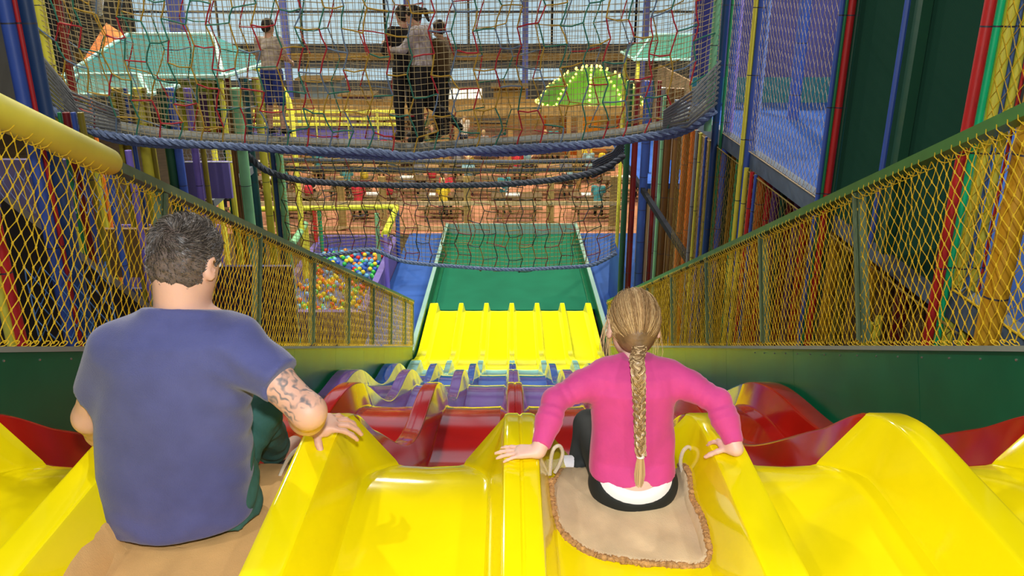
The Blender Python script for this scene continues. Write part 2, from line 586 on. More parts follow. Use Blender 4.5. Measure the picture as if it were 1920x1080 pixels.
# ---------------------------------------------------------------- foam-padded posts of the climbing frame
COL = {'blue': (0.05, 0.12, 0.50), 'dkblue': (0.012, 0.05, 0.16), 'green': (0.02, 0.30, 0.10), 'mint': (0.20, 0.50, 0.26), 'red': (0.60, 0.02, 0.02),
       'dkred': (0.22, 0.012, 0.012), 'yellow': (0.74, 0.66, 0.01), 'olive': (0.24, 0.20, 0.015), 'orange': (0.66, 0.16, 0.01), 'amber': (0.58, 0.30, 0.01),
       'purple': (0.12, 0.04, 0.20), 'grey': (0.28, 0.30, 0.32), 'teal': (0.01, 0.10, 0.13), 'emerald': (0.0, 0.62, 0.24), 'dkgreen': (0.012, 0.09, 0.045), 'brown': (0.18, 0.085, 0.02), 'violet': (0.22, 0.16, 0.62)}
def foam(c): return mat(c + '_foam_vinyl', COL[c], 0.5, var=0.06, vscale=5, coat=0.15)
M_tape = mat('dark_tape', (0.05, 0.05, 0.07), 0.5)
def pole(px, py, Y, wpx, c, label, z0=0.0, z1=None, group=None, name='foam_pole', step=.62):
    p = U(px, py, Y)
    dep = Y * cp + (H - p.z) * sp_
    r = wpx * dep / F / 2
    z1 = H + 2.6 if z1 is None else z1
    mb = MB(); mb.tube([(p.x, Y, z0), (p.x, Y, z1)], r, 14)
    t = mb.build(name, foam(c), None, loc=(p.x, Y, z0))
    tag(t, label, 'pole', group)
    t['_o'] = (p.x, Y, z0)
    mb = MB(); z = z0 + .3
    while z < z1 - .1:
        mb.tube([(p.x, Y, z - .004), (p.x, Y, z + .004)], r * 1.02, 14); z += step
    tb = mb.build('tape_bands', M_tape, t); tb['kind'] = 'stuff'
    return t
def YX(px, py, X): return UX(px, py, X).y
P1 = H - 1.56; P2 = H - 3.5
X3 = 2.32
def cluster(px0, X, items, py=200, **k):
    Y = YX(px0, py, X)
    for it in items:
        px, w, c, lab = it[:4]
        pole(px, py, Y + (it[4] if len(it) > 4 else 0), w, c, lab, **k)
    return Y
Ya = cluster(1821, X3, [(1821, 21, 'red', 'thick red foam pole right of the green mesh wall'), (1840, 14, 'emerald', 'bright green foam pole between the thick red and yellow poles', .01),
             (1861, 22, 'yellow', 'thick yellow foam pole beside the bright green pole at far right'), (1878, 7, 'blue', 'thin blue pole between the two yellow poles at far right', .04),
             (1892, 15, 'yellow', 'rightmost yellow foam pole behind the fence netting'), (1906, 6, 'red', 'thin red pole right of the rightmost yellow pole')], py=200)
Yb = cluster(1572, X3, [(1555, 9, 'blue', 'blue foam pole left of the red pole at the green mesh wall'), (1562, 7, 'green', 'thin green pole between the blue and red poles'),
             (1572, 15, 'red', 'red foam pole at the left edge of the green mesh wall'), (1584, 9, 'dkgreen', 'dark green post just right of the red pole')])
Yc = cluster(1406, X3, [(1404, 9, 'yellow', 'yellow foam pole left of the twin blue poles'), (1415, 15, 'blue', 'blue foam pole left of the twisted light blue rope')], py=150)
Yd = cluster(1352, X3, [(1349, 13, 'dkblue', 'dark blue foam pole at the right end of the upper rope bridge'), (1361, 6, 'green', 'thin green pole beside the dark blue bridge pole'),
             (1371, 12, 'blue', 'blue foam pole left of the twisted violet rope')], py=150)
pole(1338, 100, Yd - .05, 15, 'mint', 'mint green foam pole laced to the right end of the upper bridge net', z0=P1 + .05)
# below platform
for px, w, c, lab, X in ((1296, 7, 'grey', 'thin pale pole left of the yellow one under the platform', 2.34), (1303, 6, 'yellow', 'yellow pole under the right platform beside a blue one', 2.34),
                      (1313, 5, 'blue', 'thin blue pole under the right platform between yellow ones', 2.34), (1322, 7, 'olive', 'olive pole under the right platform next to the thin blue pole', 2.34),
                      (1392, 9, 'yellow', 'yellow pole under the right platform left of the red one', 2.34), (1403, 8, 'red', 'slim red pole under the right platform beside a blue pole', 2.34),
                      (1410, 6, 'blue', 'slim blue pole under the right platform beside a red pole', 2.34), (1423, 16, 'orange', 'wide orange pole under the right platform by the sloping beam', 2.5)):
    pole(px, 400, YX(px, 400, X), w, c, lab, z1=P1 - .12)
# twisted ropes
def twisted(path, R_, n, pitch, m, name, parent=None, sides=6, hold=None):
    mb = MB()
    P = smooth_path([Vector(p) for p in path], max(24, int(sum((Vector(path[i + 1]) - Vector(path[i])).length for i in range(len(path) - 1)) / pitch * 7)))
    for s_ in range(n):
        pts = []; d = 0
        for i, p in enumerate(P):
            if i: d += (p - P[i - 1]).length
            t_ = (P[min(i + 1, len(P) - 1)] - P[max(i - 1, 0)]).normalized()
            n1 = t_.cross(Vector((0.1, 1, .2))).normalized(); n2 = t_.cross(n1)
            a = 2 * PI * d / pitch + s_ * 2 * PI / n
            pts.append(p + (n1 * math.cos(a) + n2 * math.sin(a)) * R_ * .55)
        mb.tube(pts, R_ * .58, sides)
    return mb.build(name, m, parent, loc=None if parent is not None else tuple(P[0]))
def smooth_path(P, n):
    out = []
    k = len(P) - 1
    for i in range(n + 1):
        u = i / n * k; j = min(int(u), k - 1); t = u - j
        p0 = P[max(j - 1, 0)]; p1 = P[j]; p2 = P[j + 1]; p3 = P[min(j + 2, k)]
        out.append(.5 * ((2 * p1) + (p2 - p0) * t + (2 * p0 - 5 * p1 + 4 * p2 - p3) * t * t + (3 * p1 - p0 - 3 * p2 + p3) * t ** 3))
    return out
M_lrope = mat('light_blue_rope', (0.20, 0.33, 0.80), 0.7)
M_vrope = mat('violet_rope', (0.30, 0.25, 0.80), 0.7)
for px, Y, m, lab in ((1432, Yc, M_lrope, 'twisted light blue rope hanging right of the blue pole'), (1382, Yd, M_vrope, 'twisted violet rope hanging between blue and yellow poles')):
    p = U(px, 100, Y)
    tag(twisted([(p.x, Y, P1 + .02), (p.x, Y, H + .5), (p.x, Y, H + 2.2)], .027, 3, .2, m, 'hanging_rope'), lab, 'rope')
# platforms on the right
def slab(name, x0, x1, y0, y1, zt, th, m, lab, cat='platform'):
    mb = MB(); mb.box(((x0 + x1) / 2, (y0 + y1) / 2, zt - th / 2), (x1 - x0, y1 - y0, th))
    return tag(mb.build(name, m, None, loc=((x0 + x1) / 2, (y0 + y1) / 2, zt - th), smooth=False), lab, cat)
M_dark_steel = mat('dark_steel_beam', (0.014, 0.016, 0.022), 0.9, spec=.1)
M_beamblue = mat('grey_blue_edge_padding', (0.085, 0.13, 0.20), 0.6, var=0.2, vscale=4)
slab('play_platform', 2.48, 6.4, 2.4, 12.2, P1, .10, M_blue, 'blue padded platform of the climbing frame on the right')
slab('edge_beam', 2.385, 2.475, 3.3, 12.2, P1 + .03, .17, M_beamblue, 'long grey blue beam along the edge of the right platform', 'beam')
slab('play_platform', 2.48, 3.46, 15.4, 21.0, P2, .10, M_blue, 'lower blue platform at right behind the middle net bridge')
slab('edge_beam', 2.40, 2.475, 9.4, 19.0, P2 + .03, .09, M_dark_steel, 'grey beam along the edge of the lower right platform', 'beam')
M_pwall = mat('purple_blue_panel', (0.10, 0.10, 0.34), 0.7, var=0.2, vscale=1.5)
M_tealp = mat('teal_panel', (0.03, 0.22, 0.26), 0.6)
M_violp = mat('lilac_vinyl', (0.15, 0.12, 0.38), 0.7, spec=.2, var=0.08, vscale=2)
def panel(a, b, th, m, lab, name='board_wall', cat='panel'):
    """upright board from bottom corner a to top corner b"""
    a = Vector(a); b = Vector(b)
    mb = MB(); mb.beam((a.x, a.y, (a.z + b.z) / 2), (b.x, b.y, (a.z + b.z) / 2), th, b.z - a.z)
    return tag(mb.build(name, m, None, loc=tuple((a + b) / 2), smooth=False), lab, cat)
panel((2.6, 12.1, P1), (6.4, 12.1, P1 + .35), .06, M_tealp, 'low teal board at the back edge of the blue right platform')
panel((2.6, 12.3, P1 + .3), (6.4, 12.3, P1 + 2.6), .06, M_pwall, 'purple blue board wall behind the blue right platform')
pole(1500, 100, 10.5, 22, 'blue', 'dark blue pillar standing on the right platform behind tan netting', z0=P1)
# dark green mesh wall
def mesh_fabric():
    m = mat('dark_green_mesh_fabric', (0.022, 0.060, 0.042), 0.9, spec=.05)
    nt = m.node_tree; b = nt.nodes['Principled BSDF']
    tc = nt.nodes.new('ShaderNodeTexCoord'); w = nt.nodes.new('ShaderNodeTexChecker'); w.inputs['Scale'].default_value = 140
    w.inputs['Color1'].default_value = (0.018, 0.080, 0.050, 1); w.inputs['Color2'].default_value = (0.010, 0.050, 0.032, 1)
    nt.links.new(tc.outputs['Object'], w.inputs['Vector']); nt.links.new(w.outputs['Color'], b.inputs['Base Color'])
    return m
t = thing('mesh_wall', 'dark green mesh wall between the red poles on the right', 'wall panel', (2.4, (Ya + Yb) / 2, P1))
ym = YX(1702, 200, X3 + .02)
for (y0, y1) in ((ym + .04, Yb - .03), (Ya + .06, ym - .04)):
    mb = MB(); mb.box((X3 + .06, (y0 + y1) / 2, (P1 + H + 2.3) / 2), (.02, y1 - y0, H + 2.3 - P1)); mb.build('fabric_panel', mesh_fabric(), t, smooth=False)
mb = MB(); mb.box((X3 + .02, ym, (P1 + H + 2.3) / 2), (.06, .085, H + 2.3 - P1)); mb.build('post', foam('dkgreen'), t, smooth=False)
mb = MB(); mb.tube([(X3 - .03, ym + .10, P1), (X3 - .03, ym + .10, H + 2.3)], .018, 8); mb.build('blue_tube', foam('blue'), t)
# diagonal netting helper for upright planes
def upnet(p0, ux, wid, hei, a, b, r, m, parent, name='netting', knots=False, seed=1, jit=.004, square=False):
    rr = random.Random(seed); mb = MB(); p0 = Vector(p0); ux = Vector(ux).normalized()
    nx = max(1, int(wid / a)); nz = max(1, int(hei / b))
    if square:
        for i in range(nx + 1):
            w0 = rr.uniform(0, 6)
            pts = [p0 + ux * (i * wid / nx + .012 * math.sin(w0 + j * .9) * min(1, a / .05)) + Vector((0, 0, hei * j / 12)) for j in range(13)]
            mb.tube(pts, r, 3, cap=False)
        for j in range(nz + 1):
            w0 = rr.uniform(0, 6)
            n_ = max(6, int(wid / .3))
            pts = [p0 + ux * (wid * i / n_) + Vector((0, 0, hei * j / nz + .010 * math.sin(w0 + i * .8))) for i in range(n_ + 1)]
            mb.tube(pts, r, 3, cap=False)
    else:
        for st in range(nx + 1):
            for fl in (1, -1):
                pts = []
                for j in range(nz + 1):
                    i = max(0, min(nx * 2, 2 * st + fl * (j % 2)))
                    pts.append(p0 + ux * (i * wid / nx / 2) + Vector((0, 0, hei * j / nz)) + Vector((rr.uniform(-jit, jit), 0, rr.uniform(-jit, jit))))
                mb.tube(pts, r, 3, cap=False)
    return mb.build(name, m, parent)
M_tannet = mat('tan_net_cord', (0.50, 0.40, 0.26), 0.8)
M_bluenet = mat('blue_net_cord', (0.10, 0.25, 0.55), 0.8)
M_olnet = mat('olive_net_cord', (0.34, 0.24, 0.05), 0.8)
def netwall(lab, p0, ux, wid, hei, a, b, r, m, square=False, seed=1, edge=True):
    t = thing('net_wall', lab, 'net', p0)
    upnet(p0, ux, wid, hei, a, b, r, m, t, square=square, seed=seed)
    if not edge: return t
    mb = MB(); q = Vector(p0) + Vector(ux).normalized() * wid
    mb.tube([p0, q], r * 2.6, 6); mb.tube([Vector(p0) + Vector((0, 0, hei)), q + Vector((0, 0, hei))], r * 2.6, 6)
    mb.build('edge_rope', m, t)
    return t
netwall('fine tan safety net over the opening left of the green mesh wall', (X3 + .03, Yb + .1, P1 + .04), (0, 1, 0), Yc - Yb - .2, 2.6, .085, .05, .0022, M_tannet)
netwall('tan safety net over the narrow opening left of the yellow pole', (X3 + .03, Yc + .15, P1 + .04), (0, 1, 0), Yd - Yc - .3, 2.6, .085, .05, .0022, M_tannet, seed=2)
netwall('fine olive safety net hanging below the right platform beam', (X3 + .03, 4.0, P1 - 2.6), (0, 1, 0), 7.6, 2.45, .10, .05, .0026, M_olnet, seed=3)
netwall('tan safety net right of the rightmost yellow pole', (X3 + .03, 2.9, P1 + .05), (0, 1, 0), Ya - 3.0, 2.2, .085, .05, .0024, M_ygrope, seed=4)
# hanging foam rollers under the platform: a forest of upright strips
strips = [(1224, 'grey', 15), (1241, 'brown', 13), (1258, 'brown', 14), (1275, 'orange', 12), (1289, 'orange', 15), (1334, 'olive', 14), (1342, 'orange', 13), (1353, 'dkgreen', 11), (1362, 'amber', 15),
          (1374, 'green', 10), (1384, 'orange', 12), (1434, 'red', 15), (1448, 'purple', 14), (1462, 'dkgreen', 12), (1476, 'dkred', 13), (1492, 'purple', 14),
          (1508, 'red', 14), (1528, 'orange', 18), (1548, 'blue', 16), (1572, 'amber', 20), (1597, 'olive', 20), (1650, 'amber', 22), (1682, 'brown', 24), (1716, 'dkred', 24), (1205, 'dkblue', 10)]
GR = 'foam rollers hanging under the right platform'
for i, (px, c, w) in enumerate(strips):
    X = 2.72 + (i % 3) * .16
    Y = YX(px, 430, X)
    rel = 'from the fence side' 
    t = pole(px, 430, Y, w * 1.12, c, '%s foam roller hanging under the right platform, %s' % ({'dkgreen': 'dark green', 'dkred': 'dark red', 'dkblue': 'dark blue'}.get(c, c),
             'number' ), z0=0, z1=P1 - .14, group=GR, name='foam_roller', step=1.1)
    t['_px'] = px
# label each roller by its neighbours in colour
rl = sorted([o for o in C.objects if o.name.startswith('foam_roller')], key=lambda o: o['_px'])
cn = {int(p[0]): {'dkgreen': 'dark green', 'dkred': 'dark red', 'dkblue': 'dark blue'}.get(p[1], p[1]) for p in strips}
for i, o in enumerate(rl):
    l = cn[rl[i - 1]['_px']] if i else 'hidden'
    r_ = cn[rl[i + 1]['_px']] if i + 1 < len(rl) else 'hidden'
    o['label'] = '%s foam roller under the right platform, between a %s and a %s one' % (cn[o['_px']], l, r_)
for o in rl: del o['_px']
M_dark = mat('dark_void_board', (0.025, 0.018, 0.012), 0.8)
M_brownb = mat('brown_board', (0.16, 0.09, 0.03), 0.8, var=.3, vscale=2)
panel((3.5, 3.2, 0), (3.5, 11.0, P1 - .15), .05, M_brownb, 'dark brown backdrop wall added for the dark under the right platform behind the rollers')  # backdrop walls added so the space under the platform goes dark
panel((3.5, 11.1, 0), (3.5, 22.0, P1 - .15), .05, M_brownb, 'tall brown backdrop wall added far back for the dark under the right platform')
panel((2.8, 2.0, P1 + .02), (2.8, 3.75, P1 + 2.2), .05, mat('dark_navy_board', (.015, .02, .06), .7), 'dark navy board at far right behind the fence netting')
pole(1900, 400, 3.35, 46, 'amber', 'thick amber foam post at the far right edge behind the netting', z0=P1)
# thick yellow padded posts seen low behind the right fence
pole(1637, 560, 4.9, 17, 'yellow', 'short yellow padded post low behind the right fence beside its third post', z1=H - 2.02)
pole(1655, 560, 5.0, 14, 'yellow', 'second short yellow padded post low behind the right fence', z1=H - 2.02)

# lower right: poles beside the middle bridge
Ye = 15.0
for px, w, c, lab in ((1170, 11, 'dkgreen', 'dark green pole at the right end of the middle net bridge'), (1184, 11, 'dkred', 'dark red pole beside the middle net bridge'),
                      (1203, 15, 'blue', 'blue pole right of the dark red pole by the middle bridge'), (1222, 8, 'dkred', 'thin dark red pole far right of the middle bridge')):
    pole(px, 400, Ye, w, c, lab, z1=P1 + .0)
pole(1233, 400, 14.4, 6, 'mint', 'thin mint pole right of the dark red poles', z1=P1 - .2)
panel((2.5, 15.9, 0), (2.5, 19.6, 1.5), .06, M_blue, 'low blue board at the right of the blue floor mat', 'low_board')

# ---------------------------------------------------------------- rope bridges
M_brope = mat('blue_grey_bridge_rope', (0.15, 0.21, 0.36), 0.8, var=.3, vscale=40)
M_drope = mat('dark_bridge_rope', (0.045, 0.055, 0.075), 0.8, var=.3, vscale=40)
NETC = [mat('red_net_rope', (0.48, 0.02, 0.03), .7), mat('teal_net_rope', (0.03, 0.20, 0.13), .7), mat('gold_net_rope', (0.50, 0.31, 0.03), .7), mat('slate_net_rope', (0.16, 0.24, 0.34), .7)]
M_fine = mat('beige_fine_net', (0.42, 0.34, 0.17), .8)
def brick_net(xl, xr, Y, zbot, ztop_, dx, dz, r, mats, parent, seed, name='climbing_net', bulge=0.0):
    """climbing net of coloured rope: slanted uprights joined by staggered rungs"""
    rr = random.Random(seed); mb = MB()
    nx = int((xr - xl) / dx); 
    def yb(x): return Y - bulge * math.sin(PI * (x - xl) / (xr - xl))
    def kn(i, j):
        x = xl + (i + (.16 if j % 2 else -.10)) * dx
        z0_ = zbot(x)
        q = random.Random(seed * 999 + i * 77 + j)
        return Vector((x + q.uniform(-.018, .018), yb(x) + q.uniform(-.02, .02), min(ztop_, z0_ + j * dz) + q.uniform(-.035, .035)))
    nj = int((ztop_ - zbot((xl + xr) / 2)) / dz)
    for j in range(nj):
        for i in range(nx):
            c = rr.choices((0, 1, 2, 3), (.26, .28, .30, .16))[0]
            a, b = kn(i, j), kn(i, j + 1)
            m_ = a.lerp(b, .5) + Vector((rr.uniform(-.012, .012), 0, 0))
            mb.tube([a, m_, b], r, 5, c)
            if (i + j) % 2 == 0:
                c = rr.choices((0, 1, 2, 3), (.26, .28, .30, .16))[0]
                a2 = kn(i + 1, j)
                mb.tube([a, a.lerp(a2, .5) + Vector((0, 0, rr.uniform(-.03, .01))), a2], r, 5, c)
            if j == 0 and i % 3 == 0:
                mb.ball(a, r * 2.6, 6, c)
    return mb.build(name, mats, parent)
def fine_net(xl, xr, Y, zbot, ztop_, a, r, m, parent, name='fine_net', seed=3, bulge=0.0):
    rr = random.Random(seed); mb = MB(); nx = int((xr - xl) / a)
    def yb(x): return Y - bulge * math.sin(PI * (x - xl) / (xr - xl))
    for i in range(nx + 1):
        x = xl + (xr - xl) * i / nx; zb_ = zbot(x); w = rr.uniform(0, 6)
        mb.tube([(x + .008 * math.sin(w + k), yb(x), zb_ + (ztop_ - zb_) * k / 10) for k in range(11)], r, 3, cap=False)
    zm = min(zbot(xl + (xr - xl) * k / 20) for k in range(21))
    nz = int((ztop_ - zm) / a)
    for j in range(nz + 1):
        f_ = j / nz
        pts = []
        for k in range(41):
            x = xl + (xr - xl) * k / 40
            pts.append((x, yb(x), zbot(x) + (ztop_ - zbot(x)) * f_ + .006 * math.sin(k * 1.7 + j)))
        mb.tube(pts, r, 3, cap=False)
    return mb.build(name, m, parent)
def sagf(pts):
    xs = [p[0] for p in pts]; zs = [p[1] for p in pts]
    return lambda x: float(np.interp(x, xs, zs))
# upper bridge
YB = 9.25
bpts = [(92, 196), (130, 222), (200, 250), (300, 264), (420, 272), (560, 279), (700, 284), (770, 291), (860, 283), (960, 277), (1090, 270), (1180, 260), (1260, 245), (1310, 225), (1338, 205)]
bw = [U(x, y, YB) for x, y in bpts]
zfun = sagf([(p.x, p.z) for p in bw])
xl, xr = bw[0].x, bw[-1].x
bridge = thing('rope_bridge', 'upper rope net bridge on a sagging blue rope with people crossing it', 'bridge', (xl, YB, P1))
pts = [(p.x, YB - .05, p.z) for p in bw]
o = twisted(pts, .045, 3, .26, M_brope, 'blue_cable', bridge)
o2 = twisted([(p[0], p[1] + .03, p[2] - .035 + .03 * math.sin(i * 1.9)) for i, p in enumerate(pts)], .030, 3, .2, M_brope, 'blue_cable', bridge)
brick_net(xl, xr, YB - .03, zfun, H + 1.1, .235, .215, .0085, NETC, bridge, 5)
fine_net(xl, xr, YB, zfun, H + 1.1, .063, .0036, M_fine, bridge)
fine_net(xl + .1, xr - .1, YB + .50, lambda x: zfun(x) + .08, H + 1.1, .070, .0034, M_fine, bridge, seed=8)
brick_net(xl + .1, xr - .1, YB + .48, lambda x: zfun(x) + .08, H + 1.1, .33, .30, .0075, [NETC[1], NETC[2], NETC[0], NETC[3]], bridge, 15)
# the net floor of the bridge
mb = MB(); V_ = []; nF = 40
for i in range(nF + 1):
    x = xl + (xr - xl) * i / nF
    for k in range(2):
        V_.append((x, YB + .03 + k * .42, zfun(x) + .03 + k * .02 + .0))
mb.add(V_, [(2 * i, 2 * i + 1, 2 * i + 3, 2 * i + 2) for i in range(nF)])
M_walk = mat('grey_woven_walkway', (0.07, 0.08, 0.075), .85, var=.25, vscale=30)
wk = mb.build('walkway', M_walk, bridge); md = wk.modifiers.new('t', 'SOLIDIFY'); md.thickness = .03; md.offset = 1
mb = MB()
for k in range(9):     # bundles of rope that gather at both ends
    z_ = k * .05
    mb.tube([(xl + .75, YB, zfun(xl + .75) + .03 + z_ * .6), (xl + .4, YB - .1 - .02 * k, zfun(xl + .4) + z_), (xl - .03, YB - .05, zfun(xl) + .12 + z_ * 1.3)], .014, 5)
mb.build('rope_bundle', mat('grey_rope', (0.17, 0.18, 0.18), .85), bridge); mb = MB()
for k in range(9):
    z_ = k * .05
    mb.tube([(xr - .55, YB, zfun(xr - .55) + .03 + z_ * .5), (xr - .3, YB - .1 - .02 * k, zfun(xr - .3) + z_), (xr + .02, YB - .05, zfun(xr) + .08 + z_ * 1.1)], .014, 5)
mb.build('rope_bundle', mat('grey_rope', (0.17, 0.18, 0.18), .85), bridge)
# left end posts of the bridge
YL = 9.2
for px, w, c, lab in ((90, 20, 'yellow', 'yellow foam pole at the left end of the upper rope bridge'), (124, 16, 'dkred', 'dark red foam pole just inside the left end of the upper bridge')):
    pole(px, 100, YL + (.1 if c == 'yellow' else .5), w, c, lab)
YK = 4.6
for px, w, c, lab in ((27, 26, 'blue', 'blue foam pole at the left edge behind the padded rail'), (47, 12, 'red', 'slim red foam pole between two blue poles at far left'), (66, 26, 'dkblue', 'dark blue foam pole right of the slim red pole at far left')):
    pole(px, 100, YK + (0.03 if c == 'red' else 0), w, c, lab)
# middle bridge
YM2 = 14.4
mtop = [(466, 290), (500, 318), (560, 336), (660, 344), (800, 347), (950, 344), (1060, 333), (1130, 315), (1170, 290)]
mbot = [(540, 462), (600, 480), (690, 470), (712, 474), (760, 492), (850, 501), (950, 507), (1040, 504), (1110, 498), (1155, 476)]
tw_ = [U(x, y, YM2) for x, y in mtop]; bw2 = [U(x, y, YM2) for x, y in mbot]
mid = thing('rope_bridge', 'middle dark rope net bridge hanging lower above the green landing mat', 'bridge', (tw_[0].x, YM2, P2))
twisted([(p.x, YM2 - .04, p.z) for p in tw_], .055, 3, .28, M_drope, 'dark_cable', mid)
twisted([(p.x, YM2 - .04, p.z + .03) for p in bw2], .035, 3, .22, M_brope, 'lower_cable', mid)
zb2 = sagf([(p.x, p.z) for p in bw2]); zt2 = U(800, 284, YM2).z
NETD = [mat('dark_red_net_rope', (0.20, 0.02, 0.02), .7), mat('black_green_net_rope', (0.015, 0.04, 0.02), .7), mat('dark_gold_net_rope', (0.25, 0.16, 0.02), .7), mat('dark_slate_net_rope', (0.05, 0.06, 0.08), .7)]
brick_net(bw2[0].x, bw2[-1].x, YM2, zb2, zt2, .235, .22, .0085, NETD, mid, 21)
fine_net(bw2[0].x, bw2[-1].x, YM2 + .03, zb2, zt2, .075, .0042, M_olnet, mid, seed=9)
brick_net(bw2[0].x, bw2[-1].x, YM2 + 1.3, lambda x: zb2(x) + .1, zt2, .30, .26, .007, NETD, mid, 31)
for z_, w_ in ((U(800, 300, 15.6).z, .05), (U(800, 316, 15.6).z, .05)):
    mb = MB(); mb.tube([(tw_[0].x, 15.6, z_), (0, 15.6, z_ - .05), (tw_[-1].x, 15.6, z_)], w_, 8); mb.build('rear_rope', M_drope, mid)
mb = MB()
for k in range(8):
    mb.tube([(tw_[-1].x - .55, YM2, tw_[-3].z + k * .04), (tw_[-1].x - .2, YM2, tw_[-2].z + k * .04), (tw_[-1].x, YM2, tw_[-1].z + k * .05)], .018, 5)
mb.build('rope_bundle', M_drope, mid)
for px, w, c, lab in ((436, 13, 'dkgreen', 'dark green pole left of the middle bridge beside a dark red one'), (451, 8, 'dkred', 'thin dark red pole left of the middle bridge'), (480, 15, 'teal', 'dark blue green pole at the left end of the middle bridge'),
                      (502, 14, 'yellow', 'yellow pole between the two dark poles left of the middle bridge'), (519, 9, 'dkblue', 'narrow dark blue pole right of the yellow pole by the middle bridge'), (531, 14, 'mint', 'mint green padded pole at the left of the middle bridge net')):
    pole(px, 370, YM2 + .2, w, c, lab, z1=P1 + .1 if c != 'mint' else zt2)

# ---------------------------------------------------------------- implicit surfaces for people: smooth unions meshed with surface nets
def A(v): return np.array([v[0], v[1], v[2]], dtype=np.float32)
def smin(a, b, k):
    if k <= 0: return np.minimum(a, b)
    h = np.maximum(k - np.abs(a - b), 0) / k
    return np.minimum(a, b) - h * h * k * 0.25
def smax(a, b, k): return -smin(-a, -b, k)
def cone(a, b, ra, rb):
    a, b = A(a), A(b); ba = b - a; L = float(ba @ ba)
    def f(P):
        t = np.clip(((P - a) @ ba) / L, 0, 1)
        return np.linalg.norm(P - a - t[:, None] * ba, axis=1) - (ra + (rb - ra) * t)
    return f
def ell(c, r, R=None):
    c = A(c); r = np.array(r, dtype=np.float32)
    Rm = None if R is None else np.array(R, dtype=np.float32)
    def f(P):
        q = P - c
        if Rm is not None: q = q @ Rm
        k0 = np.linalg.norm(q / r, axis=1); k1 = np.linalg.norm(q / (r * r), axis=1)
        return k0 * (k0 - 1) / np.maximum(k1, 1e-6)
    return f
def prof(rows):
    """rows (z, cx, cy, half width, half depth), z ascending"""
    rows = sorted(rows); Zs = np.array([r[0] for r in rows]); co = [np.array([r[i] for r in rows]) for i in range(1, 5)]
    def f(P):
        z = np.clip(P[:, 2], Zs[0], Zs[-1])
        cx, cy, w, d = [np.interp(z, Zs, c).astype(np.float32) for c in co]
        qx = np.abs((P[:, 0] - cx) / w); qy = np.abs((P[:, 1] - cy) / d)
        rr = (qx ** 2.4 + qy ** 2.4) ** (1 / 2.4)
        m = np.minimum(w, d)
        e = (rr - 1) * m
        o = np.abs(P[:, 2] - z)
        return np.where(o > 0, np.sqrt(np.maximum(e, 0) ** 2 + o * o), e)
    return f
def uni(fs, k):
    def f(P):
        d = fs[0](P)
        for g in fs[1:]: d = smin(d, g(P), k)
        return d
    return f
def sub(f, g, k=0.004): return lambda P: smax(f(P), -g(P), k)
def cut(f, p, n, k=0.003):
    """keep the side the normal n points away from"""
    p, n = A(p), A(Vector(n).normalized())
    return lambda P: smax(f(P), (P - p) @ n, k)
def off(f, r): return lambda P: f(P) - r
def disp(f, g): return lambda P: f(P) + g(P)
